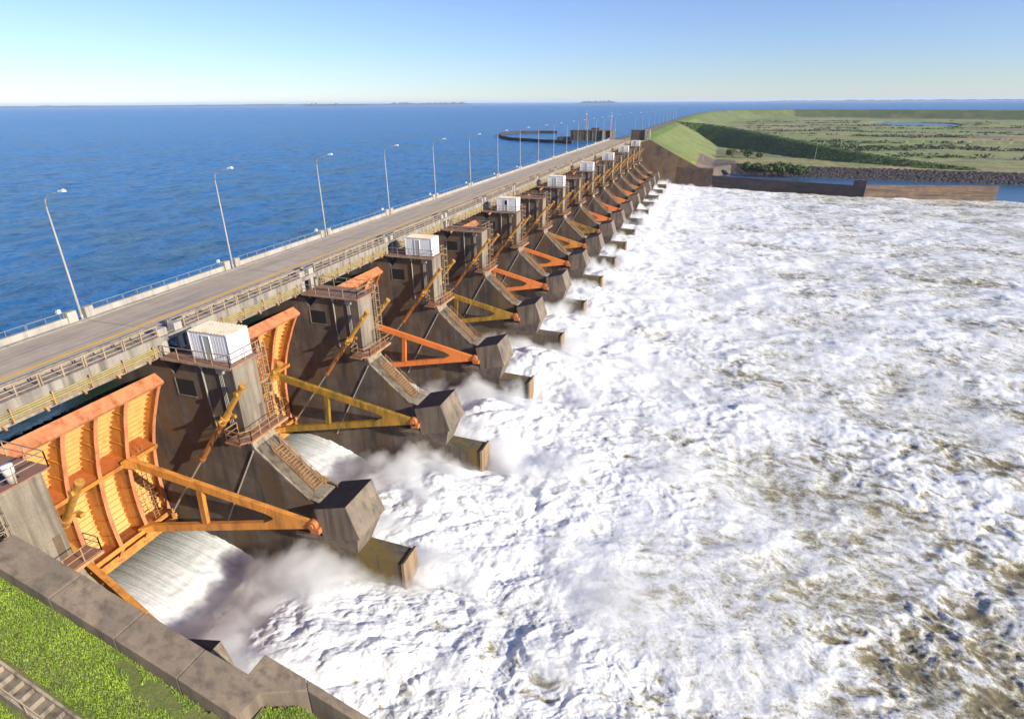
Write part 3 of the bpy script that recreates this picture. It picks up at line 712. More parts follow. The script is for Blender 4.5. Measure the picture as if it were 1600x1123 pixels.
# ================================================================== BRIDGE
def span(L=S, label=''):
    root = empty('bridge_span', (0, 0, 0), label, 'bridge span', 'bridge spans carrying the road over the gates')
    y0, y1 = 0, L
    MB().box(-.55, 10.55, y0+.012, y1-.012, -.42, -.004).box(-.3, .4, y0+.012, y1-.012, -1.6, -.42).box(4.6, 5.3, y0+.012, y1-.012, -1.6, -.42).build('deck_slab', 'conc_bridge', root)
    MB().box(10.1, 10.6, y0+1.3, y1-1.3, -.75, .10).box(9.7, 10.35, y0+1.3, y1-1.3, -1.72, -.75).build('edge_girder', 'conc_bridge', root)
    MB().box(8.55, 10.1, y0+.012, y1-.012, 0, .10).box(8.45, 8.72, y0+1.2, y1-1.2, 0, .5).build('kerb', 'conc_bridge', root)
    # service pipes along the girder
    mb = MB()
    for i, z in enumerate((-.66, -.80, -.94)): mb.tube([(10.72+.05*i, y0+1.9, z), (10.72+.05*i, y1-1.9, z)], .055, 6)
    mb.tube([(10.62, y0+1.9, -1.24), (10.62, y1-1.9, -1.24)], .04, 6)
    pp = mb.build('service_pipes', 'pipe_yellow', root)
    mb = MB()
    n = 6
    mb.bar((10.62, y0+2.3, -1.36), (10.62, y0+L-2.3, -1.36), .05, .05)
    for i in range(n):
        y = y0+2.4+(L-4.8)*i/(n-1); mb.bar((10.85, y, -1.4), (10.85, y, -.35), .08, .08); mb.bar((10.4, y, -1.38), (10.9, y, -1.38), .08, .1); mb.bar((10.5, y-.5, -1.45), (10.75, y-.5, -1.7), .14, .14)
    mb.build('pipe_bracket', 'rail_rust', pp)
    # downstream guard rail: five panels
    ya, yb = y0+1.28, y1-1.28; n = 5; w_ = (yb-ya)/n
    for i in range(n):
        p, q = ya+w_*i+.09, ya+w_*(i+1)-.09; mb = MB(); x = 10.42
        mb.bar((x, p-.09, 1.0), (x, q+.09, 1.0), .15, .11)
        for z in (.62, .28): mb.bar((x, p, z), (x, q, z), .06, .07)
        for y in (p, (p+q)/2, q): mb.bar((x, y, .1), (x, y, .97), .10, .10)
        mb.build('guard_rail', 'rail', root)
    # concrete posts each side of the pier axis, standing down to the pier
    for a, b in ((.42, 1.22), (L-1.2, L-.35)):
        MB().box(9.55, 10.35, a, b, -.35, .62).box(10.0, 10.4, a+.05, b-.25, -1.95, -.35).build('concrete_post', 'conc_light', root, bevel=.03)
        MB().box(-.42, .12, a, b, -.05, 1.02).build('parapet_block', 'conc_light', root, bevel=.03)
    mb = MB().box(-.36, -.02, y0+1.22, y1-1.2, -.05, .56); mb.box(.0, .62, y0+.012, y1-.012, 0, .055)
    for i in range(1, 6): pass
    mb.build('parapet_wall', 'conc_light', root, bevel=.02)
    mb = MB()
    for i in range(n):
        p, q = ya+w_*i+.06, ya+w_*(i+1)-.06
        mb.bar((-.2, p, 1.05), (-.2, q, 1.05), .045, .045)
        for y in (p, (p+q)/2, q): mb.bar((-.2, y, .55), (-.2, y, 1.04), .045, .045)
    mb.build('parapet_rail', 'rail_pale', root)
    return root
sp = span()
for k in range(16):
    o = sp if k == 0 else copy_tree(sp)
    o.location = (0, S*k+.31, 0)
    o['label'] = ('nearest bridge span, cut by the left edge of the photo' if k == 0 else 'farthest bridge span, meeting the embankment road' if k == 15 else
                  f'{nth(k+1)} bridge span from the camera, ' + ('just beyond the %s white hut' % (nth((k+1)//2) if k > 1 else 'largest') if k % 2 else 'leading up to the %s white hut' % nth(k//2+1)))
# extra span off the frame to the near bank is solid abutment
ab = empty('near_abutment', (0, 0, 0), 'solid concrete abutment behind the nearest pier at the left edge', 'abutment')
MB().box(-6, 17.3, -14, -1.0, -27, -1.7).box(-6, 11, -14, .28, -1.7, -.01).build('abutment_block', 'conc_face', ab)

# road sheet, kerb line, yellow line
mb = MB()
mb.slab([(.62, -14), (8.45, -14), (8.45, 300), (.62, 300)], .006, -.003); tag(mb.build('road', 'road'), kind='structure')
mb = MB(); mb.slab([(6.3, -14), (6.64, -14), (6.64, 300), (6.3, 300)], .011, .007); tag(mb.build('road_marking', 'yellow_line'), kind='structure')

# ================================================================== LAMPS
def lamp(label=''):
    root = empty('street_lamp', (0, 0, 0), label, 'street lamp', 'tall curved street lamps along the parapet')
    MB().tube([(0, 0, 0), (0, 0, .5), (0, 0, .5), (0, 0, 5.5), (0, 0, 10.0)], [.12, .12, .095, .08, .055], 10).tube([(0, 0, 0), (0, 0, .06)], .24, 10).build('pole', 'pole', root, True)
    MB().tube([(0, 0, 10.0), (.08, 0, 10.45), (.35, 0, 10.75), (1.2, 0, 11.05), (2.1, 0, 11.25)], [.065, .06, .05, .045, .04], 8).build('arm', 'pole', root, True)
    MB().hexa([(2.0, -.12, 11.2), (2.75, -.16, 11.28), (2.75, .16, 11.28), (2.0, .12, 11.2)], [(2.05, -.08, 11.38), (2.6, -.1, 11.48), (2.6, .1, 11.48), (2.05, .08, 11.38)]).build('lamp_head', 'lamp_white', root)
    return root
lp = None
LY = [S*k for k in range(1, 16)]
for i, y in enumerate(LY):
    o = lp = lamp() if lp is None else lp
    if i: o = copy_tree(lp)
    o.location = (.02, y+.35, 0)
    o['label'] = ('nearest and tallest-looking curved street lamp, at the left' if i == 0 else f'{nth(i+1)} curved street lamp from the left along the bridge parapet' if i < 14 else 'last curved street lamp on the bridge, by the mast')
for i, y in enumerate((415, 452, 490, 527, 564, 602, 640, 678, 716)):
    o = copy_tree(lp); o.location = (1.5+.004*(y-300), y, -.3); o['group'] = 'street lamps on the embankment road'
    o['label'] = ('first street lamp on the embankment road past the forked lamp' if i == 0 else 'farthest street lamp on the embankment road' if i == 8 else f'{nth(i+1)} street lamp on the embankment road beyond the bridge')
o = copy_tree(lp); o.location = (-1, 318, 0); o['label'] = 'street lamp standing alone left of the forked lamp, at the road widening'
fk = empty('forked_lamp', (1.2, 382, .0), 'two-armed street lamp at the start of the embankment road', 'street lamp')
MB().tube([(0, 0, 0), (0, 0, 10.2)], [.13, .07], 8).build('pole', 'pole', fk)
for s_ in (-1, 1):
    MB().tube([(0, 0, 10.1), (s_*.8, 0, 10.7), (s_*2.6, 0, 11.2)], .05, 6).build('arm', 'rail_pale', fk)
    MB().box(s_*3.0-.5, s_*3.0+.5, -.25, .25, 11.1, 11.4).build('lamp_head', 'lamp_white', fk)
# small floodlights on the parapet
fl = None
for i in range(8):
    if fl is None:
        fl = empty('floodlight', (0, 0, 0), '', 'floodlight', 'small floodlights on the parapet')
        MB().tube([(-.35, 0, .5), (-.45, 0, 1.15)], .03, 6).build('bracket', 'rail_pale', fl)
        MB().hexa([(-.75, -.2, 1.1), (-.3, -.2, 1.05), (-.3, .2, 1.05), (-.75, .2, 1.1)], [(-.7, -.16, 1.38), (-.35, -.16, 1.42), (-.35, .16, 1.42), (-.7, .16, 1.38)]).build('lamp_housing', 'lamp_white', fl)
        o = fl
    else: o = copy_tree(fl)
    o.scale = (.75, .75, .95); o.location = (-.1, S*(i+1)-1.15, 0); o['label'] = f'small white floodlight on the parapet just before the {nth(i+1)} street lamp from the left'

# ================================================================== NEAR WALL AND GRASS
zw = lambda x, y: 8-.5*min(max(x, 20.7), 45)
chan = [(20.7, -1.42), (25.7, -1.03), (31.4, -.72), (33.27, -.56), (33.28, .66), (39.2, 1.03), (45, 1.3), (70, 2.4)]
outr = [(70, 1.7), (45, .78), (35.9, .36), (34.25, -1.0), (34.1, -2.4), (29.6, -2.55), (20.7, -3.02)]
nw = empty('retaining_wall', (20.7, -2.2, -2.35), 'wide sloping brown concrete retaining wall beside the grass, bottom left', 'retaining wall')
ofs = lambda L_: [(x-20.7, y+2.2) for x, y in L_]
def slabz(poly, zt, zb, name, mat, parent):
    m_ = MB(); n = len(poly)
    vs = [(x-20.7, y+2.2, zt(x, y)+2.35) for x, y in poly]+[(x-20.7, y+2.2, zb+2.35) for x, y in poly]
    m_.add(vs, [tuple(range(n)), tuple(range(2*n-1, n-1, -1))]+[(i, i+n, (i+1) % n+n, (i+1) % n) for i in range(n)])
    o_ = m_.build(name, mat, parent, bevel=.05); return o_
# panels (construction joints)
jx = [20.7, 24.4, 27.76, 31.0]
ci = lambda x: float(np.interp(x, [c[0] for c in chan if c[0] < 33.275], [c[1] for c in chan if c[0] < 33.275]))
oi = lambda x: float(np.interp(x, [20.7, 29.6, 34.1], [-3.02, -2.55, -2.4]))
for a, b in zip(jx, jx[1:]):
    slabz([(a+.012, ci(a)), (b-.012, ci(b)), (b-.012, oi(b)), (a+.012, oi(a))], zw, -27, 'wall_panel', 'conc_wall', nw)
a = 31.0
slabz([(a+.012, ci(a)), (33.27, -.56), (33.28, .66), (35.5, .8), (35.9, .36), (34.25, -1.0), (34.1, -2.4), (a+.012, oi(a))], zw, -27, 'wall_panel', 'conc_wall', nw)
slabz([(35.52, .8), (45, 1.3), (45, .78), (35.92, .36)], zw, -27, 'wall_panel', 'conc_wall', nw)
slabz([(45.01, 1.3), (70, 2.4), (70, 1.7), (45.01, .78)], zw, -27, 'wall_panel', 'conc_wall', nw)
# grass slope
gx = np.linspace(20.4, 60, 260); gy = np.linspace(-30, .6, 220)
X, Y = np.meshgrid(gx, gy, indexing='ij')
bump_ = .12*fbm(X*.5, Y*.5, 4, 3)+.05*fbm(X*2, Y*2, 3, 5)
def gz(X, Y): return 8-.5*np.clip(X, 20.7, 45)-.82-.10*np.clip(-3-Y, 0, 40)*.25
Z = gz(X, Y)+bump_
mk = (Y < -2.6+.13*sstep(20, 34, X)) | ((X > 34.3) & (Y < -.9+.9*sstep(34.3, 36, X)+ .03*(X-36)))
grs = tag(grid_mesh('grass_slope', X, Y, Z, 'grass_near', mask=mk), kind='structure')
rg = np.random.RandomState(5)
nb = 90000
bx = rg.uniform(20.8, 40, nb*2); by = rg.uniform(-12, .5, nb*2)
ok = ((by < -2.72+.1*sstep(20, 34, bx)) | ((bx > 34.5) & (by < -1.0+.9*sstep(34.3, 36, bx)))) & inview(bx, by, gz(bx, by), .2)
bare = fbm(bx*.35, by*.6, 4, 15)+.25*np.exp(-((by+2.9)/.35)**2)*(bx > 26)
ok &= bare < .40
sy_, ex_ = -5.5, 25.0
ok &= ~((by < -5.35) & (by > -6.7) & (bx > 20))
bx = bx[ok][:nb]; by = by[ok][:nb]; n = len(bx)
bz = gz(bx, by)+.10*0
bz = bz+.12*fbm(bx*.5, by*.5, 4, 3)+.05*fbm(bx*2, by*2, 3, 5)-.02
th = rg.rand(n)*2*np.pi; hh = rg.uniform(.07, .22, n)*(1+.6*fbm(bx*.6, by*.6, 3, 33)); ww = rg.uniform(.012, .028, n); lean = rg.uniform(-.12, .12, (n, 2))
V = np.zeros((n, 3, 3)); V[:, 0] = np.stack([bx-np.cos(th)*ww, by-np.sin(th)*ww, bz], -1); V[:, 1] = np.stack([bx+np.cos(th)*ww, by+np.sin(th)*ww, bz], -1)
V[:, 2] = np.stack([bx+lean[:, 0], by+lean[:, 1], bz+hh], -1)
me = bpy.data.meshes.new('grass'); me.vertices.add(3*n); me.vertices.foreach_set('co', V.ravel()); me.loops.add(3*n); me.loops.foreach_set('vertex_index', np.arange(3*n, dtype=np.int32))
me.polygons.add(n); me.polygons.foreach_set('loop_start', np.arange(0, 3*n, 3, dtype=np.int32)); me.update(calc_edges=True); me.materials.append(M['blades'])
go = bpy.data.objects.new('grass', me); C.objects.link(go); tag(go, 'bright green grass on the slope beside the retaining wall', 'grass', kind='stuff')
# outdoor concrete stairs, bottom left
stz = lambda x: 8-.5*x-.82-.06
es = empty('outdoor_stairs', (24, -6, stz(24)), 'concrete stairs with low curbs and a handrail in the grass, bottom left corner', 'stairs')
mb = MB(); 
for i in range(20):
    x = 21.5+i*.52; z = stz(x)+.12; mb.box(x-24, x-24+.56, -.42, .3, z-.5-stz(24), z-stz(24))
mb.build('steps', 'conc_slope', es)
mb = MB()
for y in (.34, -.46): mb.bar((21-24, y, stz(21)-stz(24)+.22), (32-24, y, stz(32)-stz(24)+.22), .11, .45)
mb.build('side_curb', 'conc_slope', es)
mb = MB(); mb.bar((21-24, -.5, stz(21)-stz(24)+1.0), (32-24, -.5, stz(32)-stz(24)+1.0), .05, .06)
for i in range(7): x = 21.4+i*1.5; mb.bar((x-24, -.5, stz(x)-stz(24)+.3), (x-24, -.5, stz(x)-stz(24)+1.0), .045, .045)
mb.build('handrail', 'rail', es)

# ================================================================== SPILLWAY JETS
for k in range(16):
    ya = cy_(k)+1.34; yb = (S*(k+1)+.31)-1.34
    xs = np.linspace(4.6, 20.5, 90); ysn = np.linspace(ya, yb, 70)
    X, Y = np.meshgrid(xs, ysn, indexing='ij')
    z = np.interp(xs, [4.6, 5.6, 7.5, 9.35, 11.2, 13.1, 15, 17, 20.5], [-20.02, -20.03, -20.2, -20.5, -20.95, -21.6, -22.4, -23.4, -25.2])
    e = np.minimum(Y-ya, yb-Y); rough = sstep(8, 17, X)*.34
    Z = z[:, None]+.06*fbm(X*.25, Y*2.2, 4, 3+k)+rough*fbm(X*1.2, Y*1.8, 4, k+9)+.28*np.exp(-(e/.5)**2)*sstep(6, 12, X)*(1+fbm(X*1.5, Y*2, 3, k))
    Z = Z+sstep(14.5, 18, X)*.35*fbm(X*.5, Y*.7, 4, k+30, mode='billow')
    o = grid_mesh('water_jet', X, Y, Z, 'jet'); tag(o, kind='structure')
# sill under the jets
mb = MB(); mb.prism([(-3, -27), (-3, -22), (4, -20.9), (8, -21.2), (13, -22.6), (20, -27)], .3, 296); tag(mb.build('spillway_floor', 'conc_pier'), kind='structure')

# spray: white mist boiling up where each jet lands
def spray_mat():
    m = bpy.data.materials.new('spray'); m.use_nodes = True; nt = m.node_tree; nt.nodes.clear()
    out = N(nt, 'ShaderNodeOutputMaterial'); pv = N(nt, 'ShaderNodeVolumePrincipled'); nt.links.new(pv.outputs[0], out.inputs['Volume'])
    pv.inputs['Color'].default_value = (1, 1, 1, 1); pv.inputs['Anisotropy'].default_value = .0
    s_ = N(nt, 'ShaderNodeSeparateXYZ'); nt.links.new(coords(nt), s_.inputs[0])
    n1 = noise(nt, coords(nt), .16, 6, .6, .4)
    fx = ramp(nt, math_(nt, 'MULTIPLY', math_(nt, 'ADD', s_.outputs[0], -14.1), 1/55), [(0, (0, 0, 0)), (.05, (.42, .42, .42)), (.15, (1, 1, 1)), (.42, (.52, .52, .52)), (1, (0, 0, 0))]).outputs[0]
    hz = math_(nt, 'MULTIPLY', math_(nt, 'ADD', s_.outputs[2], 20.9), -1/5.5)           # falls off with height
    d = math_(nt, 'ADD', math_(nt, 'MULTIPLY', fx, .62), math_(nt, 'MULTIPLY', math_(nt, 'ADD', n1, -.5), 2.3))
    d = math_(nt, 'ADD', d, hz); d = math_(nt, 'ADD', d, -.19)
    d = math_(nt, 'MINIMUM', math_(nt, 'MAXIMUM', d, 0), .5)
    d = math_(nt, 'MULTIPLY', math_(nt, 'MULTIPLY', d, 2.6), fx)
    nt.links.new(d, pv.inputs['Density']); return m
M['spray'] = spray_mat()
for k in range(16):
    o = MB().box(14.0, 69.0, S*k+.31+.01, S*(k+1)+.31-.01, -23.6, -13.5).build('spray', 'spray')
    tag(o, 'white spray boiling up below the ' + ('nearest gate' if k == 0 else f'{nth(k+1)} gate from the camera'), 'spray', 'spray below the gates', 'stuff')
sc.cycles.volume_step_rate = .25; sc.cycles.volume_max_steps = 256

# ================================================================== FAR ABUTMENT, GUIDE WALL
fa = empty('abutment_wall', (20, 296.5, -1), 'tall rusty brown concrete abutment wall below the green embankment', 'abutment wall')
G = lambda pts, y0, y1, nm, mt, pr: MB().prism([(x-20, z+1) for x, z in pts], y0-296.5, y1-296.5).build(nm, mt, pr)
G([(-5, -1.7), (14, -1.7), (19.9, .3), (33.5, -6.75), (33.5, -27), (-5, -27)], 296.3, 299, 'wall_panel', 'conc_rust', fa)
G([(33.52, -6.75), (45, -12.4), (51.6, -12.4), (51.6, -27), (33.52, -27)], 296.6, 298.6, 'wall_panel', 'conc_rust', fa)
gw = empty('guide_wall', (51.6, 295, -15.4), 'long dark concrete guide wall along the far side of the white water', 'guide wall')
def wallseg(a, b, za, zb, t, name, mat, parent, o=(51.6, 295, -15.4)):
    a = Vector((*a, 0)); b = Vector((*b, 0)); d = (b-a).normalized(); nrm = Vector((-d.y, d.x, 0))*t
    pts = [a, b, b+nrm, a+nrm]; zz = [za, zb, zb, za]; oo = Vector(o)
    bot = [Vector((p.x, p.y, -27))-oo for p in pts]; top = [Vector((p.x, p.y, z))-oo for p, z in zip(pts, zz)]
    return MB().hexa(bot, top).build(name, mat, parent)
wallseg((34.5, 296.5), (51.6, 293), -12.4, -12.4, 1.6, 'wall_panel', 'conc_rust', gw)
M['conc_guide'] = concrete('concrete_guide', (.10, .073, .070), (.065, .048, .05), (.045, .035, .038), .5, joints=False, ss=(.06, .06, .7))
wallseg((51.62, 292.98), (110.5, 280.9), -15.5, -16.6, 1.5, 'wall_panel', 'conc_guide', gw)
wallseg((110.52, 280.9), (115.3, 279.9), -14.3, -14.3, 2.6, 'end_block', 'conc_guide', gw)
M['conc_wing'] = concrete('concrete_wing', (.38, .24, .14), (.24, .15, .10), (.14, .10, .08), .5, joints=False, ss=(.05, .05, .8))
gw2 = empty('wing_wall', (115.4, 279.9, -17), 'sunlit rusty wing wall at the far right, ending in blue water', 'wing wall')
wallseg((115.4, 280.0), (165, 284), -16.2, -15.2, 1.2, 'wall_panel', 'conc_wing', gw2, (115.4, 279.9, -17))

# abutment tower box and intake building
def blockb(name, loc, dims, label, cat, mat='conc_face', cols=0):
    e_ = empty(name, loc, label, cat); dx, dy, dz = dims
    MB().box(0, dx, 0, dy, 0, dz).build('wall', mat, e_, bevel=.05)
    return e_
tb_ = blockb('abutment_tower', (10.2, 299, -.2), (6.6, 7, 4.7), 'square grey concrete block at the end of the bridge, behind the farthest hut', 'concrete block', 'conc_pier')
MB().box(-.15, 6.75, -.1, 7.1, 4.7, 4.95).build('coping', 'conc_face', tb_)
for x_ in (6.9, 8.6):
    MB().box(x_, x_+.9, -.6, 1, -.6, 5.0).build('column', 'conc_light', tb_)
ib = empty('intake_building', (-38, 372, -6.5), 'dark flat-roofed intake building standing in the reservoir beyond the bridge', 'building')
mb = MB(); mb.box(0, 27, 0, 10, -2, 7.4); mb.box(-9, 0, 1, 8, -2, 3.4); mb.box(13, 18, 2, 7, 7.4, 9.0); mb.build('wall', 'conc_pier', ib)
MB().box(-.3, 27.3, -.3, 10.3, 7.4, 7.8).build('roof', 'conc_face', ib)
for i in range(6): MB().box(2+i*4, 2.6+i*4, -.2, 0, -2, 7.4).build('pilaster', 'conc_face', ib)
MB().box(20.5, 22.2, -.8, -.3, -2, 7.6).box(25.5, 27.6, -.8, -.3, -2, 7.6).build('pilaster', 'conc_light', ib)
# jetty: curved dark wall in the water
jt = []
for p in [(-29, 341), (-52, 352), (-76, 368), (-92, 392), (-101, 416), (-105, 440), (-98, 456), (-84, 462), (-70, 462)]: jt.append(Vector((*p, 0)))
mb = MB()
for i in range(len(jt)-1):
    a, b = jt[i], jt[i+1]; d = (b-a).normalized(); nrm = Vector((-d.y, d.x, 0))*1.3
    mb.hexa([(a.x, a.y, -8), (b.x, b.y, -8), (b.x+nrm.x, b.y+nrm.y, -8), (a.x+nrm.x, a.y+nrm.y, -8)], [(a.x, a.y, -3.3), (b.x, b.y, -3.3), (b.x+nrm.x, b.y+nrm.y, -3.3), (a.x+nrm.x, a.y+nrm.y, -3.3)])
tag(mb.build('curved_jetty', 'conc_guide'), 'low dark jetty wall curving out into the blue reservoir', 'jetty')
def mast(loc, h, label):
    e_ = empty('radio_mast', loc, label, 'mast', 'red and white masts'); mb = MB()
    for a in range(3):
        t = a*2.094; mb.tube([(.35*math.cos(t), .35*math.sin(t), 0), (.25*math.cos(t), .25*math.sin(t), h)], .07, 5)
    for i in range(int(h/.8)):
        for a in range(3):
            t = a*2.094; t2 = t+2.094; mb.bar((.33*math.cos(t), .33*math.sin(t), i*.8), (.33*math.cos(t2), .33*math.sin(t2), i*.8+.8), .05, .05)
    mb.build('lattice', 'red_white', e_)
    MB().tube([(0, 0, h), (0, 0, h+1.6)], .05, 5).box(-.4, .4, -.2, .2, h-.6, h-.1).build('antenna', 'lamp_white', e_)
    return e_
mast((-28, 372, 1.3), 9.5, 'red and white mast on the roof of the intake building')
mast((-.4, 301, 0), 11.2, 'red and white lattice mast beside the road at the end of the bridge')

# ================================================================== TERRAIN
crest = np.array([(6, 296), (6.3, 420), (7, 600), (10, 800), (18, 1050), (40, 1290), (95, 1450), (200, 1510), (330, 1450), (500, 1330), (760, 1150), (1400, 700)], float)
cz = np.zeros(len(crest))
dike = np.array([(12, 600), (38, 600), (66, 560), (92, 500), (118, 440), (140, 405), (162, 385), (185, 374)], float)
dz_ = np.array([-.5, -2.2, -4.6, -7.2, -10.0, -12.6, -14.8, -16.8])
def polydist(X, Y, P, Zp):
    best = np.full(X.shape, 1e9); zb = np.zeros(X.shape); side = np.zeros(X.shape)
    for i in range(len(P)-1):
        a, b = P[i], P[i+1]; d = b-a; L2 = d@d
        t = np.clip(((X-a[0])*d[0]+(Y-a[1])*d[1])/L2, 0, 1); px = a[0]+t*d[0]; py = a[1]+t*d[1]
        D = np.hypot(X-px, Y-py); m_ = D < best
        cr = (X-a[0])*d[1]-(Y-a[1])*d[0]
        side = np.where(m_, cr, side); zb = np.where(m_, Zp[i]+(Zp[i+1]-Zp[i])*t, zb); best = np.where(m_, D, best)
    return best, zb, side
rr = np.concatenate([np.arange(296, 480, 1.0), np.geomspace(480, 2500, 330)]); az = np.radians(np.arange(-10, 46, .1))
RR, AA = np.meshgrid(rr, az, indexing='ij'); X = CAM[0]+RR*np.sin(AA); Y = CAM[1]+RR*np.cos(AA)
D, zc, side = polydist(X, Y, crest, cz)
down = side > 0
nz = fbm(X*.02, Y*.02, 5, 4); nz2 = fbm(X*.15, Y*.15, 4, 8)
zdam = np.where(down, -np.maximum(0, D-5)/2.35, -np.maximum(0, D-5)/2.3)-.25
base = -17.3+.5*nz+.25*nz2
base = np.where((Y > 620) | (X > 300), base+1.5, base)
Dk, zk, sk = polydist(X, Y, dike, dz_)
zdk = zk-np.maximum(0, Dk-2.5)/2.0
shore_y = np.interp(X, [40, 64, 78, 112, 150, 200, 300, 600], [352, 366, 361, 356, 354, 349, 352, 380])+1.2*nz2
bank = (Y-shore_y)/1.6-21.8-1.0+np.clip(62-X, 0, 30)*.9                     # riprap bank rising from the water
Z = np.maximum(np.maximum(zdam, zdk), np.where(down, base, -30))
lowp = (X > 40)
Z = np.where(lowp & down, np.minimum(Z, np.maximum(bank, -26)), Z)
inner = (~lowp) & (Y < 380)
Z = np.where((Y < 300.5) & (X > 16), -30, Z)
# lagoon
lag = ((X-330)/60)**2+((Y-1085-.0*(X-330))/95)**2
lag = lag+.5*nz
Z = np.where(lag < 1, np.minimum(Z, -18.6), Z)
Z += np.where(Z > -16.9, .05, .12)*nz2
# colours
col = np.zeros(X.shape+(3,))
def setc(mask, c): 
    for i in range(3): col[..., i] = np.where(mask, c[i], col[..., i])
def blend(f, c):
    for i in range(3): col[..., i] = col[..., i]*(1-f)+c[i]*f
green = (.135, .19, .045); tan = (.40, .31, .18); darkg = (.055, .10, .025); olive = (.10, .115, .045)
setc(X == X, (.27, .31, .115))
pl = base == Z
blend(sstep(-.1, .35, fbm(X*.006, Y*.012, 5, 90)), tan)
blend(sstep(.05, .4, fbm(X*.010, Y*.02, 5, 91))*.7, (.14, .165, .08))
blend(sstep(.15, .4, fbm(X*.004, Y*.012, 4, 93))*.6, (.17, .11, .10))
onslope = (zdam >= base) & down
setc(onslope, (.22, .26, .09)); setc(onslope & (Y > 800), (.17, .20, .08)); 
fy = sstep(0, .5, fbm(X*.03, Y*.03, 4, 95))*onslope
blend(fy*.6, (.30, .27, .13))
setc(onslope & (zdam > -2.3), (.13, .20, .04))
setc(onslope & (X < 50) & (Y < 345) & (Z+.5*(X-20) < .6), (.20, .24, .05))
ond = (zdk >= base) & (zdk > zdam)
setc(ond, (.10, .16, .04)); blend(ond*sstep(.0, .4, fbm(X*.2, Y*.2, 4, 97))*.6, (.14, .16, .06))
terr = lowp & (Y < 418) & (Y > shore_y) & ~ond & ~onslope
setc(terr, (.30, .29, .11)); blend(terr*sstep(-.2, .3, fbm(X*.03, Y*.08, 4, 98))*.8, (.42, .32, .18))
rip = lowp & (bank < base+.6) & (Y < 420)
setc(rip, (.085, .068, .062)); rip2 = down & (X > 42+.0*Y) & (X < 64) & (Y < 405) & (Z < -12.2) & (Y > 303) & ~ond
setc(rip2, (.20, .135, .115))
rip3 = (np.abs(X-60-(Y-352)*-.25) < 9) & (Y > 352) & (Y < 395) & (Z < -12) & ~ond
setc(rip3, (.17, .125, .11))
top = (D < 4.2)
setc(top, (.22, .19, .165)); setc((D >= 3.4) & (D < 5.2) & down, (.16, .2, .05))
setc(~down & (D > 4), (.16, .13, .11))
mk = (Z > -27) & ((X > -10) | (Y > 296)) & (D < 40) | (down & (Z > -27))
mk &= (Y > 296) & ~((X < 17.5) & (Y < 299)) & ~((X < 60) & (Y < 299.2))
terrain = tag(grid_mesh('terrain', X, Y, Z, 'terrain', {'kind': col}, mask=mk), kind='structure')
mb = MB(); mb.slab([(250, 960), (420, 960), (420, 1230), (250, 1230)], -17.2, -17.6); tag(mb.build('lagoon_water', 'calm'), kind='structure')

# far shore lines and islets
def shore(name, az0, az1, dist, h, seed):
    n = 160; mb = MB(); vs = []; fs = []
    for i in range(n+1):
        a = R(az0+(az1-az0)*i/n); t = i/n
        hh = h*(.35+.65*abs(float(fbm(np.array([i*.11]), np.array([seed*1.7]), 4, seed)[0]))*1.6)*min(1, t*8, (1-t)*8)+.5
        for dd, z in ((0, ZR-.2), (25, ZR+hh), (400, ZR+hh), (430, ZR-.2)):
            vs.append((CAM[0]+(dist+dd)*math.sin(a), CAM[1]+(dist+dd)*math.cos(a), z))
    for i in range(n):
        for j in range(3): fs.append((4*i+j, 4*i+j+1, 4*i+j+5, 4*i+j+4))
    mb.add(vs, fs); tag(mb.build(name, 'far_land'), kind='structure')
shore('far_shore', -66, -20, 9000, 26, 3)
shore('wooded_island', -37, -31, 6500, 30, 5)
shore('wooded_island', -30, -22, 8000, 36, 6)
shore('low_island', -12.5, -9, 9000, 55, 8)
shore('low_island', 2, 22, 14000, 30, 9)

# ================================================================== VEGETATION
def leaf_cloud(mb, c, rad, n, size, rs):
    for _ in range(n):
        d = rs.normal(size=3); d /= np.linalg.norm(d); rr_ = rs.rand()**.33
        p = np.array(c)+d*np.array(rad)*rr_; s_ = size*(.6+.8*rs.rand())
        a = rs.normal(size=3); a /= np.linalg.norm(a); b = np.cross(a, d); nb_ = np.linalg.norm(b); b = b/nb_ if nb_ > 1e-6 else np.array([1., 0, 0])
        mb.add([p-a*s_, p+b*s_*.7, p+a*s_, p-b*s_*.7], [(0, 1, 2, 3)])
def bush(loc, r, h, mat, label, seed, group=None, cat='bush', n=420):
    rs = np.random.RandomState(seed); e_ = empty('tree' if cat == 'tree' else 'bush', loc, label, cat, group)
    mb = MB()
    for i in range(7):
        c = (rs.uniform(-.6, .6)*r, rs.uniform(-.5, .5)*r, h*(.45+.3*rs.rand())); q = r*(.35+.3*rs.rand())
        leaf_cloud(mb, c, (q, q, q*.7*h/r if h < r else q*.8), n//7, .28+.05*r, rs)
    mb.build('crown', mat, e_, fixn=False)
    mb = MB()
    for i in range(4): mb.tube([(0, 0, -.5), (rs.uniform(-.3, .3)*r, rs.uniform(-.3, .3)*r, h*.4), (rs.uniform(-.6, .6)*r, rs.uniform(-.5, .5)*r, h*.75)], [.16, .1, .04], 5)
    mb.build('trunk', 'bark', e_)
tl = [((79, 353, -20.5), 6.5, 5.2, 'leaf_olive', 'yellow-green bush at the left end of the water strip behind the guide wall'),
      ((87, 354, -20.3), 7, 5.8, 'leaf_dark', 'largest dark green tree overhanging the water strip behind the guide wall'),
      ((97, 353, -20.6), 6, 5.0, 'leaf_dark', 'dark green tree right of the largest tree by the water strip'),
      ((72, 357, -20.0), 5, 5.0, 'leaf_dark', 'dark bush beside the ramp behind the guide wall')]
for i, t in enumerate(tl): bush(t[0], t[1], t[2], M[t[3]], t[4], 40+i, None, 'tree', 1600)
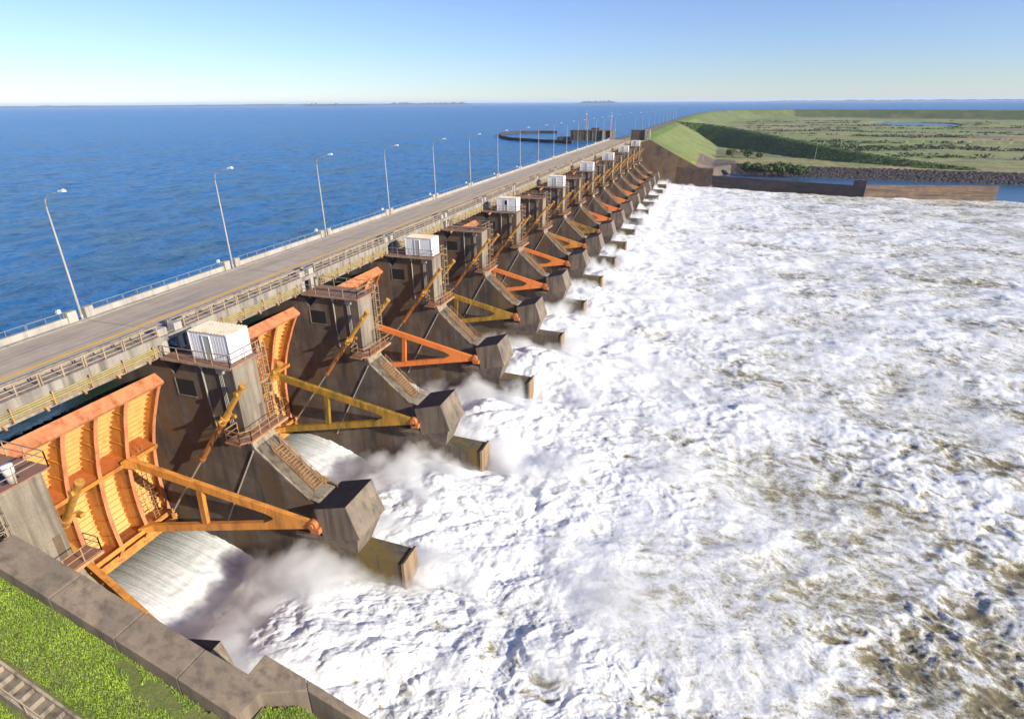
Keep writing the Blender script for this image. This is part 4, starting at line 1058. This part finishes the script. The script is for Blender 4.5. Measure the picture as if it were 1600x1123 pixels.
tl = [((62, 425, -17), 4, 5.5, 'leaf_olive', 'pale green bush at the foot of the shaded dike, left end'), ((72, 422, -17), 3.6, 4.6, 'leaf_dark', 'dark bush at the foot of the shaded dike, next to the pale one'),
      ((80, 420, -17), 3.0, 3.2, 'leaf_olive', 'small low bush on the tan track below the shaded dike')]
for i, t in enumerate(tl): bush(t[0], t[1], t[2], M[t[3]], t[4], 60+i, None, 'bush', 900)
# scrub across the plain and hedge texture on the dike
rs = np.random.RandomState(9); mb = MB(); cnt = 0
while cnt < 3400:
    a = R(rs.uniform(2, 44)); d = rs.uniform(480, 1250); x = CAM[0]+d*math.sin(a); y = CAM[1]+d*math.cos(a)
    f_ = float(fbm(np.array([x*.010]), np.array([y*.02]), 5, 91)[0])
    if rs.rand() > max(.0, f_*3): continue
    Dq, _, sq = polydist(np.array([x]), np.array([y]), crest, cz)
    Dk2, _, _ = polydist(np.array([x]), np.array([y]), dike, dz_)
    if sq[0] < 0 or Dq[0] < 52 or Dk2[0] < 30: continue
    if ((x-330)/60)**2+((y-1085)/95)**2 < 1.4: continue
    r_ = rs.uniform(.9, 3.2); base_z = -16.6 if y > 620 or x > 300 else -17.2
    leaf_cloud(mb, (x, y, base_z+r_*.35), (r_*1.5, r_*1.2, r_*.38), 14, r_*.34, rs); cnt += 1
o = mb.build('scrub', 'scrub', fixn=False); tag(o, 'low dark scrub scattered over the plain beyond the dike', 'scrub', kind='stuff')
mb = MB()
for _ in range(5200):
    i = rs.randint(0, len(dike)-1); t = rs.rand(); p = dike[i]*(1-t)+dike[i+1]*t; z = dz_[i]*(1-t)+dz_[i+1]*t
    d = dike[i+1]-dike[i]; nrm = np.array([-d[1], d[0]])/np.hypot(*d); u_ = rs.uniform(-32, 2); q = p-nrm*abs(u_)*(1)
    q = p+nrm*u_
    zz = z-max(0, abs(u_)-2.5)/2.0
    if zz < -17.2: continue
    leaf_cloud(mb, (q[0], q[1], zz+.1), (.9, .9, .4), 4, .38, rs)
o = mb.build('dike_shrubs', 'leaf_dark', fixn=False); tag(o, 'dense low green shrubs covering the shaded side of the dike', 'shrubs', kind='stuff')
# riprap stones along the bank
mb = MB()
for _ in range(5200):
    x = rs.uniform(48, 235); y0 = float(np.interp(x, [40, 64, 78, 112, 150, 200, 300], [352, 366, 361, 356, 354, 349, 352])); t = rs.rand()
    y = y0+1.0+t*8.5; z = (y-y0)/1.6-22.8; s_ = rs.uniform(.3, .75)
    if z > -17: continue
    vs = [(x+s_*rs.uniform(.6, 1.1)*i, y+s_*rs.uniform(.6, 1.1)*j, z+s_*rs.uniform(.5, .9)*k_) for i in (-1, 1) for j in (-1, 1) for k_ in (-1, 1)]
    mb.add(vs, [(0, 1, 3, 2), (4, 6, 7, 5), (0, 4, 5, 1), (2, 3, 7, 6), (0, 2, 6, 4), (1, 5, 7, 3)])
o = mb.build('riprap', 'rock', fixn=False); tag(o, 'dark rock riprap along the far river bank', 'rocks', kind='stuff')
# thin poles on the embankment
for i, (x, y, z, h, lab) in enumerate(((45, 360, -15, 12, 'thin pole at the foot of the lit green embankment slope'), (14, 470, -4, 10, 'thin dark pole high on the green embankment slope'),
                                      (18, 527, -6, 9, 'second thin pole on the embankment slope, farther back'), (112, 418, -17, 9, 'white leaning pole at the foot of the shaded dike'))):
    tag(MB().tube([(0, 0, 0), (.3, 0, h)], [.14, .08], 6).build('utility_pole', 'pole'), lab, 'pole', 'utility poles on the embankment').location = (x, y, z)

# ------------------------------------------------------------------ haze over the far water and shores
hm = bpy.data.materials.new('haze'); hm.use_nodes = True; ht = hm.node_tree; ht.nodes.clear()
ho = N(ht, 'ShaderNodeOutputMaterial'); hv = N(ht, 'ShaderNodeVolumePrincipled'); ht.links.new(hv.outputs[0], ho.inputs['Volume'])
hv.inputs['Density'].default_value = .00005; hv.inputs['Color'].default_value = (.85, .92, 1, 1); hv.inputs['Anisotropy'].default_value = 0
hz_ = MB().box(-31000, 41000, -8500, 46000, -29, 62).build('haze', hm); tag(hz_, 'thin pale blue haze over the far water', 'haze', kind='stuff')
